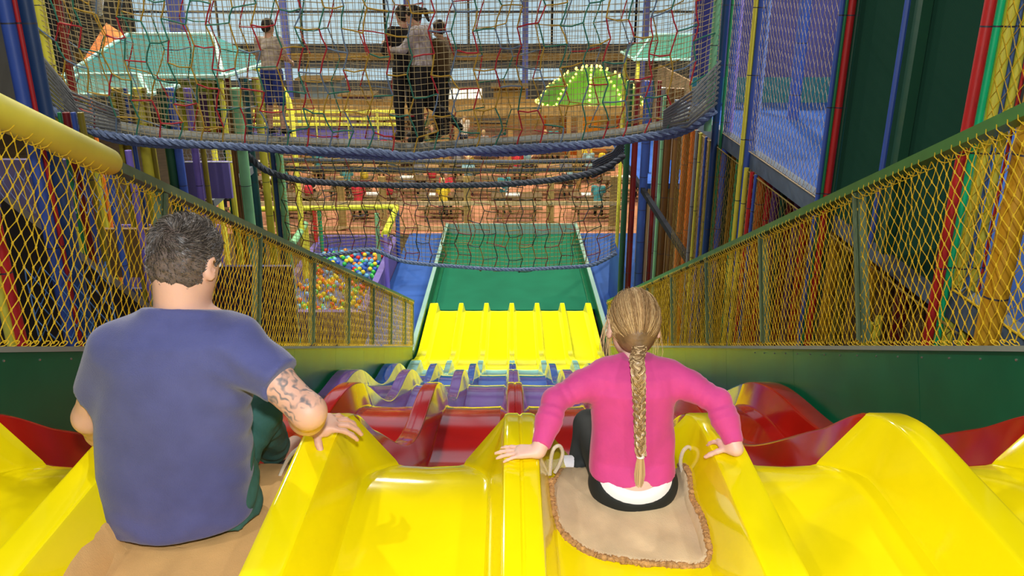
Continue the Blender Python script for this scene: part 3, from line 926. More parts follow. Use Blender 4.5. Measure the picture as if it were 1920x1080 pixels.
def nets(fn, lo, hi, res):
    lo = np.array(lo, dtype=np.float32); hi = np.array(hi, dtype=np.float32)
    B = 8
    nb = np.ceil((hi - lo) / (res * B)).astype(int)
    n = nb * B + 1
    V = np.full(tuple(n), 1.0, dtype=np.float32)
    gi = np.stack(np.meshgrid(*[np.arange(k) for k in nb], indexing='ij'), -1).reshape(-1, 3)
    cen = lo + (gi + 0.5) * B * res
    dc = fn(cen.astype(np.float32))
    near = np.abs(dc) < B * res * 1.6
    inside = dc <= -B * res * 1.6
    loc = np.stack(np.meshgrid(*[np.arange(B + 1)] * 3, indexing='ij'), -1).reshape(-1, 3)
    for g in gi[inside]:
        s = g * B
        V[s[0]:s[0] + B + 1, s[1]:s[1] + B + 1, s[2]:s[2] + B + 1] = -1
    G = gi[near]
    for a in range(0, len(G), 400):
        g = G[a:a + 400]
        idx = (g[:, None, :] * B + loc[None]).reshape(-1, 3)
        d = fn((lo + idx * res).astype(np.float32))
        V[idx[:, 0], idx[:, 1], idx[:, 2]] = d
    S_ = V < 0
    c = S_[:-1, :-1, :-1].astype(np.int8)
    tot = np.zeros_like(c)
    for dx in (0, 1):
        for dy in (0, 1):
            for dz in (0, 1):
                tot += S_[dx:n[0] - 1 + dx, dy:n[1] - 1 + dy, dz:n[2] - 1 + dz]
    act = np.argwhere((tot > 0) & (tot < 8))
    vid = -np.ones(tuple(n - 1), dtype=np.int64)
    vid[act[:, 0], act[:, 1], act[:, 2]] = np.arange(len(act))
    acc = np.zeros((len(act), 3)); cnt = np.zeros(len(act))
    E = [((0,0,0),(1,0,0)),((0,1,0),(1,1,0)),((0,0,1),(1,0,1)),((0,1,1),(1,1,1)),
         ((0,0,0),(0,1,0)),((1,0,0),(1,1,0)),((0,0,1),(0,1,1)),((1,0,1),(1,1,1)),
         ((0,0,0),(0,0,1)),((1,0,0),(1,0,1)),((0,1,0),(0,1,1)),((1,1,0),(1,1,1))]
    for p, q in E:
        p = np.array(p); q = np.array(q)
        a = act + p; b = act + q
        va = V[a[:, 0], a[:, 1], a[:, 2]]; vb = V[b[:, 0], b[:, 1], b[:, 2]]
        m = (va < 0) != (vb < 0)
        t = np.where(m, va / np.where(m, va - vb, 1), 0)
        acc += np.where(m[:, None], p + t[:, None] * (q - p), 0)
        cnt += m
    verts = lo + (act + acc / cnt[:, None]) * res
    faces = []
    for ax in range(3):
        o1, o2 = [(1, 2), (2, 0), (0, 1)][ax]
        sl0 = [slice(1, -1)] * 3; sl1 = [slice(1, -1)] * 3
        sl0[ax] = slice(0, -1); sl1[ax] = slice(1, None)
        s0 = S_[tuple(sl0)]; s1 = S_[tuple(sl1)]
        for flip in (0, 1):
            e = np.argwhere((s0 & ~s1) if not flip else (~s0 & s1))
            if not len(e): continue
            e = e + np.array([0 if i == ax else 1 for i in range(3)])
            d1 = np.zeros(3, int); d2 = np.zeros(3, int); d1[o1] = 1; d2[o2] = 1
            q = [e, e - d1, e - d1 - d2, e - d2]
            ids = np.stack([vid[x[:, 0], x[:, 1], x[:, 2]] for x in q], 1)
            ids = ids[(ids >= 0).all(1)]
            faces.append(ids[:, ::-1] if flip else ids)
    return verts, np.concatenate(faces)
def sdf_obj(name, fn, lo, hi, res, m, parent, smooth_it=2, orient=None):
    v, f = nets(fn, lo, hi, res)
    off_ = np.array(parent.get('_o') or (0, 0, 0)) if parent is not None else 0
    me = bpy.data.meshes.new(name)
    me.from_pydata((v - off_).tolist(), [], f.tolist())
    me.polygons.foreach_set('use_smooth', [True] * len(me.polygons))
    for mm in (m if isinstance(m, (list, tuple)) else [m]):
        me.materials.append(mm)
    me.update()
    o = bpy.data.objects.new(name, me); C.objects.link(o); o.parent = parent
    if smooth_it:
        md = o.modifiers.new('relax', 'SMOOTH'); md.factor = 0.5; md.iterations = smooth_it
    return o

def frame(fwd, up):
    """matrix whose columns are right, forward, up"""
    f = Vector(fwd).normalized(); u = Vector(up); r = f.cross(u).normalized(); u = r.cross(f)
    return Matrix((r, f, u)).transposed()
def head_parts(c, R, s, ears=True):
    def L(x, y, z): return c + R @ (Vector((x, y, z)) * s)
    fs = [ell(L(0, -.012, .022), [.074 * s, .094 * s, .088 * s], R), ell(L(0, .028, -.02), [.062 * s, .068 * s, .082 * s], R),
          cone(L(0, .035, -.055), L(0, .068, -.088), .046 * s, .026 * s), cone(L(-.03, .01, -.05), L(-.014, .065, -.085), .03 * s, .022 * s),
          cone(L(.03, .01, -.05), L(.014, .065, -.085), .03 * s, .022 * s)]
    f = uni(fs, .022 * s)
    det = [cone(L(0, .093, .012), L(0, .113, -.028), .009 * s, .013 * s), cone(L(-.03, .085, .026), L(.03, .085, .026), .009 * s, .009 * s),
           cone(L(-.018, .096, -.052), L(.018, .096, -.052), .007 * s, .007 * s), cone(L(-.014, .094, -.062), L(.014, .094, -.062), .007 * s, .007 * s)]
    f = uni([f] + det, .012 * s)
    for sx in (-1, 1):
        f = sub(f, ell(L(sx * .031, .098, .008), [.017 * s, .012 * s, .010 * s], R), .008 * s)
    if ears:
        for sx in (-1, 1):
            Re = R @ Matrix.Rotation(sx * -0.45, 3, 'Z')
            e = ell(L(sx * .082, -.006, -.006), [.007 * s, .019 * s, .034 * s], Re)
            e = sub(e, ell(L(sx * .090, .000, -.002), [.006 * s, .011 * s, .022 * s], Re), .004 * s)
            e = smin2(e, cone(L(sx * .074, .004, -.022), L(sx * .080, .0, -.030), .010 * s, .008 * s), .008 * s)
            f = smin2(f, e, .008 * s)
    return f, L
def smin2(f, g, k): return lambda P: smin(f(P), g(P), k)
def hand_prims(w, fdir, up, s, side, curl=(0.15, 0.35, 0.4), spread=0.22, thumb=(0.9, 0.35), tcurl=0.4):
    """w wrist, fdir towards the knuckles, up = back of the hand, side=+1 thumb on the right of fdir"""
    R = frame(fdir, up)
    def L(x, y, z): return w + R @ (Vector((x, y, z)) * s)
    pal = []
    for i, x in enumerate((-.030, -.010, .011, .031)):
        xx = x * -side
        pal.append(cone(L(xx * .55, .012, 0), L(xx, .082 - .012 * abs(i - 1.4) / 1.6, 0.002), .016 * s, .0125 * s))
    pal = [uni(pal, .014 * s)]
    pal.append(cone(L(side * .018, .018, -.008), L(side * .03, .055, -.010), .017 * s, .014 * s))
    fingers = []
    Ls = [(.042, .026, .021), (.047, .030, .022), (.043, .027, .021), (.033, .020, .018)]
    for i in range(4):
        x = (.031, .011, -.010, -.030)[i] * side
        y0 = .082 - .012 * abs((3 - i) - 1.4) / 1.6
        ang = (0.5, 0.12, -0.22, -0.62)[i] * spread * 2 * side
        d = Vector((math.sin(ang), math.cos(ang), 0))
        p = Vector((x, y0 - .004, 0.001)); pit = 0
        r = (.0092, .0096, .0090, .0078)[i]
        for k in range(3):
            pit += curl[k] * (1 + .12 * (i - 1.5))
            dd = Vector((d.x * math.cos(pit), d.y * math.cos(pit), -math.sin(pit)))
            q = p + dd * Ls[i][k]
            fingers.append(cone(L(*p), L(*q), r * s, r * .90 * s))
            p = q; r *= .92
    # thumb leaves the side of the palm
    p = Vector((side * .026, .026, -.006)); a, dn = thumb
    r = .0118
    for k, ln in enumerate((.036, .030, .024)):
        dd = Vector((side * math.sin(a) * math.cos(dn), math.cos(a) * math.cos(dn), -math.sin(dn)))
        q = p + dd * ln
        fingers.append(cone(L(*p), L(*q), r * s, r * .9 * s))
        p = q; r *= .92; a -= tcurl * .5; dn += tcurl * .5
    palm = uni(pal, .012 * s)
    def f(P):
        d = palm(P)
        for g in fingers: d = smin(d, g(P), .006 * s)
        return d
    return f

# materials for people
M_skin = mat('fair_skin', (0.70, 0.40, 0.29), 0.5, sss=0.25, var=0.06, vscale=30, bump=0.05, bscale=150)
M_skinc = mat('child_skin', (0.80, 0.50, 0.40), 0.5, sss=0.25, var=0.04, vscale=30)
M_navy = mat('navy_jersey', (0.070, 0.078, 0.225), 0.85, sheen=0.25, var=0.10, vscale=14, bump=0.22, bscale=300)
M_gshort = mat('dark_green_twill', (0.03, 0.115, 0.095), 0.8, var=0.12, vscale=12, bump=0.25, bscale=60)
M_pink = mat('magenta_jersey', (0.62, 0.050, 0.24), 0.8, sheen=0.2, var=0.07, vscale=16, bump=0.16, bscale=40)
M_black = mat('black_leggings', (0.010, 0.014, 0.014), 0.75, var=0.2, vscale=30)
M_white = mat('white_cotton', (0.86, 0.85, 0.88), 0.7)
M_bhair = mat('dark_brown_hair', (0.035, 0.027, 0.021), 0.45, spec=0.5)
M_bhair2 = mat('light_brown_hair_tips', (0.125, 0.10, 0.08), 0.45, spec=0.5)
M_scalp = mat('cropped_hair_scalp', (0.115, 0.078, 0.06), 0.7, var=0.3, vscale=60, bump=0.3, bscale=300)
M_gscalp = mat('child_hair_base', (0.20, 0.115, 0.05), 0.55, var=0.35, vscale=25, bump=0.2, bscale=120)
M_ghair = mat('light_brown_child_hair', (0.44, 0.27, 0.125), 0.34, spec=0.6)
M_ghair2 = mat('blond_child_hair', (0.72, 0.52, 0.27), 0.32, spec=0.6)
M_ghair3 = mat('brown_child_hair', (0.21, 0.12, 0.05), 0.36, spec=0.6)
M_eye = mat('eye_white', (0.8, 0.8, 0.8), 0.2)

def tattoo_skin():
    m = mat('tattooed_skin', (0.70, 0.40, 0.29), 0.5, sss=0.2, bump=0.05, bscale=150)
    nt = m.node_tree; b = nt.nodes['Principled BSDF']
    at = nt.nodes.new('ShaderNodeAttribute'); at.attribute_name = 'ink'
    tc = nt.nodes.new('ShaderNodeTexCoord')
    w = nt.nodes.new('ShaderNodeTexWave'); w.inputs['Scale'].default_value = 9; w.inputs['Distortion'].default_value = 16
    w.inputs['Detail'].default_value = 2.0; w.inputs['Detail Scale'].default_value = 2.2; w.wave_type = 'RINGS'
    nt.links.new(tc.outputs['Object'], w.inputs['Vector'])
    r = nt.nodes.new('ShaderNodeValToRGB')
    e = r.color_ramp.elements
    e[0].position = 0.0; e[0].color = (1, 1, 1, 1); e[1].position = 0.55; e[1].color = (0, 0, 0, 1)
    nt.links.new(w.outputs['Fac'], r.inputs['Fac'])
    n = nt.nodes.new('ShaderNodeTexNoise'); n.inputs['Scale'].default_value = 34
    nt.links.new(tc.outputs['Object'], n.inputs['Vector'])
    r2 = nt.nodes.new('ShaderNodeValToRGB'); r2.color_ramp.elements[0].position = 0.34; r2.color_ramp.elements[1].position = 0.55
    nt.links.new(n.outputs['Fac'], r2.inputs['Fac'])
    m1 = nt.nodes.new('ShaderNodeMath'); m1.operation = 'MULTIPLY'
    nt.links.new(r.outputs['Color'], m1.inputs[0]); nt.links.new(r2.outputs['Color'], m1.inputs[1])
    m2 = nt.nodes.new('ShaderNodeMath'); m2.operation = 'MULTIPLY'
    nt.links.new(m1.outputs[0], m2.inputs[0]); nt.links.new(at.outputs['Fac'], m2.inputs[1])
    mx = nt.nodes.new('ShaderNodeMix'); mx.data_type = 'RGBA'
    mx.inputs['A'].default_value = (0.70, 0.40, 0.29, 1); mx.inputs['B'].default_value = (0.20, 0.17, 0.17, 1)
    nt.links.new(m2.outputs[0], mx.inputs['Factor'])
    nt.links.new(mx.outputs['Result'], b.inputs['Base Color'])
    return m

def row(py, l, r, Y, d, dy=0.0):
    a = U(l, py, Y); b = U(r, py, Y)
    return (a.z, (a.x + b.x) / 2, Y + dy, (b.x - a.x) / 2, d)

# ================= the man
man = thing('person', 'man in navy t-shirt and green trousers seated on tan mat, tattooed right arm out', 'person', (-0.86, 1.98, H - 1.43))
YM = 1.97
rows = [row(546, 290, 388, YM + .04, .055), row(559, 278, 396, YM + .03, .064), row(582, 262, 412, YM + .02, .075), row(600, 228, 446, YM + .01, .092), row(625, 205, 468, YM, .108),
        row(665, 193, 472, YM, .120), row(730, 188, 470, YM, .126), row(800, 187, 471, YM, .128), row(870, 191, 472, YM, .130),
        row(940, 197, 473, YM, .138), row(985, 203, 479, YM, .142), row(1022, 210, 487, YM, .146)]
torso = prof(rows)
shL, shR = U(212, 652, YM), U(446, 648, YM)
elL, wrL = U(168, 782, 2.02), U(232, 850, 2.30)
elR = U(578, 772, 1.86)
wrR = Vector((-0.590, 2.10, H - 1.185))
mslL, mslR = shL.lerp(elL, .62), U(528, 712, 1.90)
# shirt
rib_f = lambda P: (0.0038 * np.sin(P[:, 2] * 75 + P[:, 0] * 30 + 2 * np.sin(P[:, 0] * 17)) * np.clip((P[:, 0] + 0.80) * 6, 0, 1)
                   + 0.0035 * np.sin(P[:, 2] * 60 + 1.5 * np.sin(P[:, 0] * 25)) * np.clip((H - 1.28 - P[:, 2]) * 12, 0, 1)
                   + 0.0025 * np.sin(P[:, 0] * 23 + 1.3 * np.sin(P[:, 2] * 9))).astype(np.float32)
slL = cone(shL, mslL, .066, .060)
slR = uni([cone(shR, shR.lerp(mslR, .6), .070, .062), cone(shR.lerp(mslR, .6), mslR + (mslR - shR).normalized() * .03, .062, .060)], .02)
slL = cut(slL, mslL, mslL - shL)
slR = cut(slR, mslR + Vector((0, 0, 0)), (mslR - shR).normalized() + Vector((.10, 0, .0)))
shirt = uni([torso, slL, slR], .045)
shirt = disp(shirt, rib_f)
hemz = U(340, 1018, 1.84).z
shirt = cut(shirt, (-.86, YM, hemz), (0.05, 0, -1), .010)
neck0, neck1 = U(345, 600, 2.00), U(352, 520, 2.03)
shirt = cut(shirt, U(340, 580, 1.92), (.04, .38, 1), .008)
shirt = sub(shirt, cone(U(343, 536, 1.99), U(343, 536, 1.99) + Vector((0, .03, .2)), .060, .09), .006)
lo = (-1.35, 1.70, H - 1.55); hi = (-0.38, 2.45, H - .72)
o = sdf_obj('t_shirt', shirt, lo, hi, .0075, M_navy, man, 2)
# body
hc = U(351, 492, 2.045)
Rh = frame((0.34, 1, -0.42), (0.10, 0.25, 1))
hd, HL = head_parts(hc, Rh, .97)
neck = uni([cone(U(343, 612, 2.00), HL(0, -.035, -.045), .066, .058), cone(U(343, 612, 2.02), HL(0, .0, -.05), .062, .054)], .03)
inner = off(torso, -.012)
hR = hand_prims(wrR + Vector((0, 0, 0)), (0.93, 0.28, -0.05), (-.05, -.1, 1), 1.0, -1 * -1, curl=(0.10, 0.55, 0.35), spread=.30, thumb=(1.35, .75), tcurl=.3)
armR = uni([cone(shR, shR.lerp(elR, .5), .052, .049), cone(shR.lerp(elR, .5), elR, .049, .043), cone(elR, elR.lerp(wrR, .35), .044, .045), cone(elR.lerp(wrR, .35), wrR, .045, .027)], .02)
hL = hand_prims(wrL, (0.2, 1, -.3), (0, .3, 1), 1.0, 1, curl=(0.3, 0.5, 0.4))
armL = uni([cone(shL, shL.lerp(elL, .5), .052, .049), cone(shL.lerp(elL, .5), elL, .049, .042), cone(elL, elL.lerp(wrL, .35), .043, .045), cone(elL.lerp(wrL, .35), wrL, .045, .028)], .02)
hpL, hpR = U(285, 975, 2.07), U(385, 965, 2.09)
knL, knR = U(250, 775, 2.50), U(478, 775, 2.40)
anL, anR = Vector((knL.x + .03, 2.78, zfloor(2.78) + .10)), Vector((knR.x - .05, 2.72, zfloor(2.72) + .10))
legs = uni([cone(hpL, knL, .085, .058), cone(hpR, knR, .085, .058), cone(knL, anL, .055, .038), cone(knR, anR, .055, .038),
            cone(anL + Vector((0, .02, -.03)), anL + Vector((-.02, .18, -.06)), .04, .03), cone(anR + Vector((0, .02, -.03)), anR + Vector((.02, .18, -.06)), .04, .03)], .03)
body = uni([hd, neck, cut(cut(inner, (-.86, YM, U(340, 590, YM).z), (0, 0, 1)), (-.86, YM, hemz + .05), (0, 0, -1)), armR, armL, legs], .022)
body = lambda P, b=body, h1=hR, h2=hL: smin(smin(b(P), h1(P), .012), h2(P), .012)
ob = sdf_obj('body', body, (-1.35, 1.68, H - 1.75), (-0.42, 3.1, H - .42), .0062, tattoo_skin(), man, 1)
me = ob.data
co = np.zeros(len(me.vertices) * 3); me.vertices.foreach_get('co', co); co = co.reshape(-1, 3) + np.array(man['_o'])
aa, bb = np.array(mslR), np.array(elR)
t = ((co - aa) @ (bb - aa)) / ((bb - aa) @ (bb - aa))
dd = np.linalg.norm(co - aa - np.clip(t, 0, 1)[:, None] * (bb - aa), axis=1)
ink = np.clip((t + .4) * 8, 0, 1) * np.clip((1.12 - t) * 6, 0, 1) * (dd < .075)
at = me.attributes.new('ink', 'FLOAT', 'POINT'); at.data.foreach_set('value', ink.astype(np.float32))
# trousers
pelv = prof([(H - 1.405, -.87, 2.0, .155, .12), (H - 1.30, -.87, 2.0, .155, .11), (H - 1.2, -.87, 2.0, .15, .10)])
tr = uni([pelv, cone(hpL, knL, .085, .074), cone(hpR, knR, .070, .080), cone(knL, knL.lerp(anL, .8), .074, .06), cone(knR, knR.lerp(anR, .8), .078, .062)], .03)
tr = disp(tr, lambda P: (0.004 * np.sin(P[:, 2] * 70 + P[:, 0] * 60 + 2 * np.sin(P[:, 1] * 30))).astype(np.float32))
sdf_obj('trousers', tr, (-1.3, 1.75, H - 1.75), (-.45, 2.95, H - .85), .009, M_gshort, man, 2)
for a_ in (anL, anR):
    sh = uni([cone(a_ + Vector((0, 0, -.045)), a_ + Vector((0, .17, -.075)), .05, .04)], .01)
    sdf_obj('shoe', sh, a_ + Vector((-.08, -.08, -.14)), a_ + Vector((.08, .26, .04)), .008, M_black, man, 1)
for sx in (-1, 1):
    mb = MB(); mb.ball(HL(sx * .031, .082, .006), .0125, 12); mb.build('eye', M_eye, man)
# hair: cropped base plus short strands
cran = uni([ell(HL(0, -.014, .028), [.0775, .095, .090], Rh), ell(HL(0, -.035, -.02), [.070, .068, .066], Rh)], .03)
hairb = cut(cran, HL(0, .055, .02), Rh @ Vector((0, 1, -.45)), .01)
hairb = cut(hairb, HL(0, -.05, -.066), Rh @ Vector((0, .35, -1)), .01)
for sx in (-1, 1):
    hairb = sub(hairb, ell(HL(sx * .086, .004, -.02), [.024, .032, .042], Rh), .008)
def hair_noise(P):
    q = (P - A(HL(0, 0, 0)))
    return (0.0035 * np.sin(q[:, 0] * 120 + 3 * np.sin(q[:, 2] * 60)) * np.sin(q[:, 2] * 90 + 2 * np.sin(q[:, 0] * 70))).astype(np.float32)
hb = sdf_obj('hair', disp(hairb, hair_noise), HL(0, 0, 0) - Vector((.16, .16, .16)), HL(0, 0, 0) + Vector((.16, .16, .18)), .005, M_scalp, man, 1)
def strands(src, n, fn_dir, fn_len, r, mats, parent, name, sel=None, seed=3):
    rr = random.Random(seed)
    me = src.data; base = Vector(man['_o'])
    mb = MB(); V = me.vertices
    cnt = 0; tries = 0
    while cnt < n and tries < n * 6:
        tries += 1
        v = V[rr.randrange(len(V))]
        p = v.co + base; nr = v.normal
        if sel and not sel(p): continue
        L = fn_len(p, rr)
        d = fn_dir(p, nr, rr)
        pts = [p - nr * .002, p + (nr * .5 + d * .5).normalized() * L * .4, p + (nr * .30 + d * .7).normalized() * L * .75, p + (nr * .18 + d * .85).normalized() * L]
        mb.tube(pts, [r, r, r * .7, r * .2], 3, mi=(0 if rr.random() < .62 else 1), cap=False)
        cnt += 1
    return mb.build(name, mats, parent)
hb['_o'] = man['_o']
whorl = HL(0.012, -.085, .065)
def mdir(p, nr, rr):
    q = p - whorl
    tq = nr.cross(q).normalized() if q.length > 1e-4 else Vector((1, 0, 0))
    d = (q.normalized() * .75 + tq * .55 + Vector((rr.uniform(-.45, .45), rr.uniform(-.45, .45), rr.uniform(-.45, .45))))
    return (d - nr * d.dot(nr)).normalized()
def mlen(p, rr):
    l = (Rh.transposed() @ (p - hc)).z
    return rr.uniform(.7, 1.2) * (.006 + .024 * max(0, min(1, (l - .0) / .07)))
hs = strands(hb, 6500, mdir, mlen, .00085, [M_bhair, M_bhair2], hb, 'hair_strands', lambda p: random.Random(int(p.x * 1e5)).random() < .35 + .9 * max(0, ((Rh.transposed() @ (p - hc)).z + .05) / .10))

# ================= the girl
girl = thing('person', 'girl in magenta long-sleeved top with one long braid seated on the beige mat', 'person', (0.325, 2.12, H - 1.43))
YG = 2.16
rows = [row(668, 1158, 1228, YG + .03, .040), row(680, 1136, 1246, YG + .02, .055), row(698, 1116, 1262, YG + .01, .070), row(725, 1110, 1266, YG, .078),
        row(780, 1109, 1263, YG, .078), row(850, 1107, 1264, YG - .01, .078), row(890, 1105, 1267, YG - .02, .104), row(925, 1104, 1270, YG - .02, .120)]
gt = prof(rows)
gsL, gsR = U(1132, 700, YG + .02), U(1250, 700, YG + .02)
geL, geR = U(1040, 752, 2.10), U(1346, 752, 2.10)
gwL = Vector((UZ(1010, 846, H - 1.205).x, UZ(1010, 846, H - 1.205).y, H - 1.205))
gwR = Vector((UZ(1380, 842, H - 1.205).x, UZ(1380, 842, H - 1.205).y, H - 1.205))
crease = lambda c, amp, fr: (lambda P: (amp * np.sin(np.linalg.norm(P - A(c), axis=1) * fr) * np.exp(-(np.linalg.norm(P - A(c), axis=1) / .06) ** 2)).astype(np.float32))
def garm(a, e, w, g=0.0):
    return uni([cone(a, a.lerp(e, .5), .041 + g, .037 + g), cone(a.lerp(e, .5), e, .037 + g, .032 + g), cone(e, e.lerp(w, .4), .033 + g, .032 + g), cone(e.lerp(w, .4), w, .032 + g, .021 + g)], .018)
top = uni([gt, cut(garm(gsL, geL, gwL, .004), gwL.lerp(geL, .10), gwL - geL), cut(garm(gsR, geR, gwR, .004), gwR.lerp(geR, .10), gwR - geR)], .03)
top = disp(top, crease(geL, .0045, 330)); top = disp(top, crease(geR, .0045, 330)); top = disp(top, crease(gsL + Vector((-.04, 0, -.03)), .004, 260)); top = disp(top, crease(gsR + Vector((.04, 0, -.03)), .004, 260))
top = disp(top, lambda P: (0.0014 * np.sin(P[:, 0] * 60 + 3 * np.sin(P[:, 2] * 14))).astype(np.float32))
ghem = U(1188, 908, 2.07).z
top = cut(top, (.33, YG, ghem), (0, 0, -1), .006)
top = sub(top, cone(U(1190, 655, YG + .02), U(1190, 655, YG + .02) + Vector((0, .02, .15)), .036, .05), .006)
sdf_obj('long_sleeved_top', top, (.0, 1.95, H - 1.5), (.75, 2.40, H - .92), .0055, M_pink, girl, 2)
gc = U(1188, 612, 2.27)
Rg = frame((-0.02, 1, -0.38), (0, .3, 1))
ghd, GL = head_parts(gc, Rg, .90)
gneck = cone(U(1190, 700, YG + .03), GL(0, -.02, -.05), .036, .034)
gin = off(gt, -.007)
pc = U(1187, 905, 2.13)
pel = uni([ell(pc, [.120, .094, .086]), ell(pc + Vector((0, .02, .05)), [.096, .062, .09])], .03)
GF = lambda y: zfloor(y)
ghL, ghR = pc + Vector((-.055, .03, -.01)), pc + Vector((.055, .03, -.01))
gkL, gkR = Vector((.20, 2.40, H - 1.33)), Vector((.44, 2.44, H - 1.36))
gaL, gaR = Vector((.175, 2.42, H - 1.435)), Vector((.36, 2.66, zfloor(2.66) + .06))
gkL = Vector((.27, 2.52, H - 1.42)); gaL = U(1085, 872, 2.36)
glegs = lambda g: uni([cone(ghL, gkL, .062 + g, .045 + g), cone(ghR, gkR, .062 + g, .045 + g), cone(gkL, gaL, .043 + g, .031 + g), cone(gkR, gaR, .043 + g, .03 + g)], .02)
feet = [cone(gaL, gaL + Vector((-.045, .0, .005)), .028, .024), cone(gaR, gaR + Vector((0, .10, -.03)), .03, .022)]
gb = uni([ghd, gneck, cut(cut(gin, (.33, YG, U(1188, 690, YG).z), (0, 0, 1)), (.33, YG, ghem + .012), (0, 0, -1)), garm(gsL, geL, gwL), garm(gsR, geR, gwR), pel, glegs(-.004)] + feet, .016)
g1 = hand_prims(gwL, (-1, .10, -.10), (0, 0, 1), .72, 1, curl=(0.06, 0.12, 0.15), spread=.25, thumb=(2.2, .5), tcurl=.2)
g2 = hand_prims(gwR, (-.25, 1, -.15), (0, 0, 1), .72, -1, curl=(0.25, 0.4, 0.3), spread=.2, thumb=(1.15, .35), tcurl=.3)
gbody = lambda P: smin(smin(gb(P), g1(P), .009), g2(P), .009)
sdf_obj('body', gbody, (-.15, 1.95, H - 1.62), (.78, 2.85, H - .72), .0050, M_skinc, girl, 1)
wn = Vector((0, -0.72, 1)).normalized()         # the waist line dips at the back
wp = U(1187, 941, 2.03)
pants = cut(uni([off(pel, .014), glegs(.006)], .02), wp, wn, .003)
sdf_obj('leggings', pants, (.02, 1.95, H - 1.62), (.62, 2.8, H - 1.2), .0055, M_black, girl, 2)
band = cut(cut(off(pel, .0115), wp + wn * .016, wn, .003), wp - wn * .02, -wn, .003)
sdf_obj('waistband', band, (.1, 1.95, H - 1.6), (.55, 2.4, H - 1.2), .005, M_white, girl, 1)
for k, (a_, d_) in enumerate(((gaL, Vector((-.05, .0, .005))), (gaR, Vector((0, .105, -.03))))):
    sk = uni([cone(a_ + d_ * .25, a_ + d_, .032, .028)], .01)
    sdf_obj('sock', sk, a_ - Vector((.12, .08, .1)), a_ + Vector((.08, .2, .08)), .006, M_white, girl, 1)
for sx in (-1, 1):
    mb = MB(); mb.ball(GL(sx * .031, .082, .006), .011, 12); mb.build('eye', M_eye, girl)
# hair drawn back to one braid
gcr = uni([ell(GL(0, -.014, .026), [.0705, .093, .088], Rg), ell(GL(0, -.045, -.03), [.054, .055, .055], Rg)], .02)
broot = GL(0.004, -.088, -.062)
gcr = uni([gcr, cone(GL(0, -.08, -.03), broot, .032, .018)], .02)
ghb = cut(gcr, GL(0, .050, .02), Rg @ Vector((0, 1, -.55)), .008)
for sx in (-1, 1):
    ghb = sub(ghb, ell(GL(sx * .080, .012, -.030), [.028, .036, .044], Rg), .008)
gh = sdf_obj('hair', ghb, gc - Vector((.14, .18, .16)), gc + Vector((.14, .14, .15)), .005, M_gscalp, girl, 2)
rr = random.Random(11)
mb = MB()
a3 = np.array([.0720, .094, .089])
endl = Rg.transposed() @ (broot - GL(0, -.014, .026)); endn = Vector((endl.x / a3[0], endl.y / a3[1], endl.z / a3[2]))
er = endn.length; en = endn.normalized()
for i in range(3200):
    # a start point anywhere on top, front line or sides
    th = rr.uniform(-PI * .98, PI * .98); ph = rr.uniform(-.05, 1.5)
    sv = Vector((math.sin(th) * math.cos(ph), math.cos(th) * math.cos(ph), math.sin(ph))).normalized()
    if sv.y - .55 * sv.z > .42 or (sv.z < .02): continue
    ang = sv.angle(en)
    if ang < .35: continue
    w_ = rr.uniform(-.22, .22)
    N = 7; pts = []
    lift = rr.uniform(1.0, 1.035) if rr.random() < .95 else rr.uniform(1.04, 1.10)
    ax = sv.cross(en)
    if ax.length < .05: continue
    ax.normalize()
    for k in range(N):
        t = k / (N - 1)
        q = sv.copy(); q.rotate(Matrix.Rotation(ang * t, 3, ax).to_quaternion())
        q += ax * (w_ * math.sin(PI * t) * .35)
        q.normalize()
        rad = (lift * (1 - t) + t * 1.0 * er) if t > .75 else lift
        if t > .6: rad = lift + (er * .98 - lift) * ((t - .6) / .4) ** 1.5
        l = Vector((q.x * a3[0], q.y * a3[1], q.z * a3[2])) * rad
        pts.append(GL(0, -.014, .026) + Rg @ l)
    mi = rr.choices((0, 1, 2), (.45, .30, .25))[0]
    mb.tube(pts, [.0006, .0008, .0009, .0009, .0009, .0009, .0008], 3, mi, cap=False)
# wisps beside the ears
for i in range(46):
    sx = rr.choice((-1, 1))
    p = GL(sx * rr.uniform(.060, .080), rr.uniform(-.01, .05), rr.uniform(0, .06))
    L_ = rr.uniform(.10, .16)
    dx = sx * rr.uniform(-.005, .028)
    pts = [p, p + Vector((dx * .8, -.008, -L_ * .3)), p + Vector((dx * 1.2, -.012, -L_ * .65)), p + Vector((dx * rr.uniform(.4, 1.2), -.02, -L_))]
    mb.tube(pts, [.0006, .0007, .0006, .0003], 3, rr.choice((0, 1)), cap=False)
gh['_o'] = girl['_o']
mb.build('hair_strands', [M_ghair, M_ghair2, M_ghair3], gh)
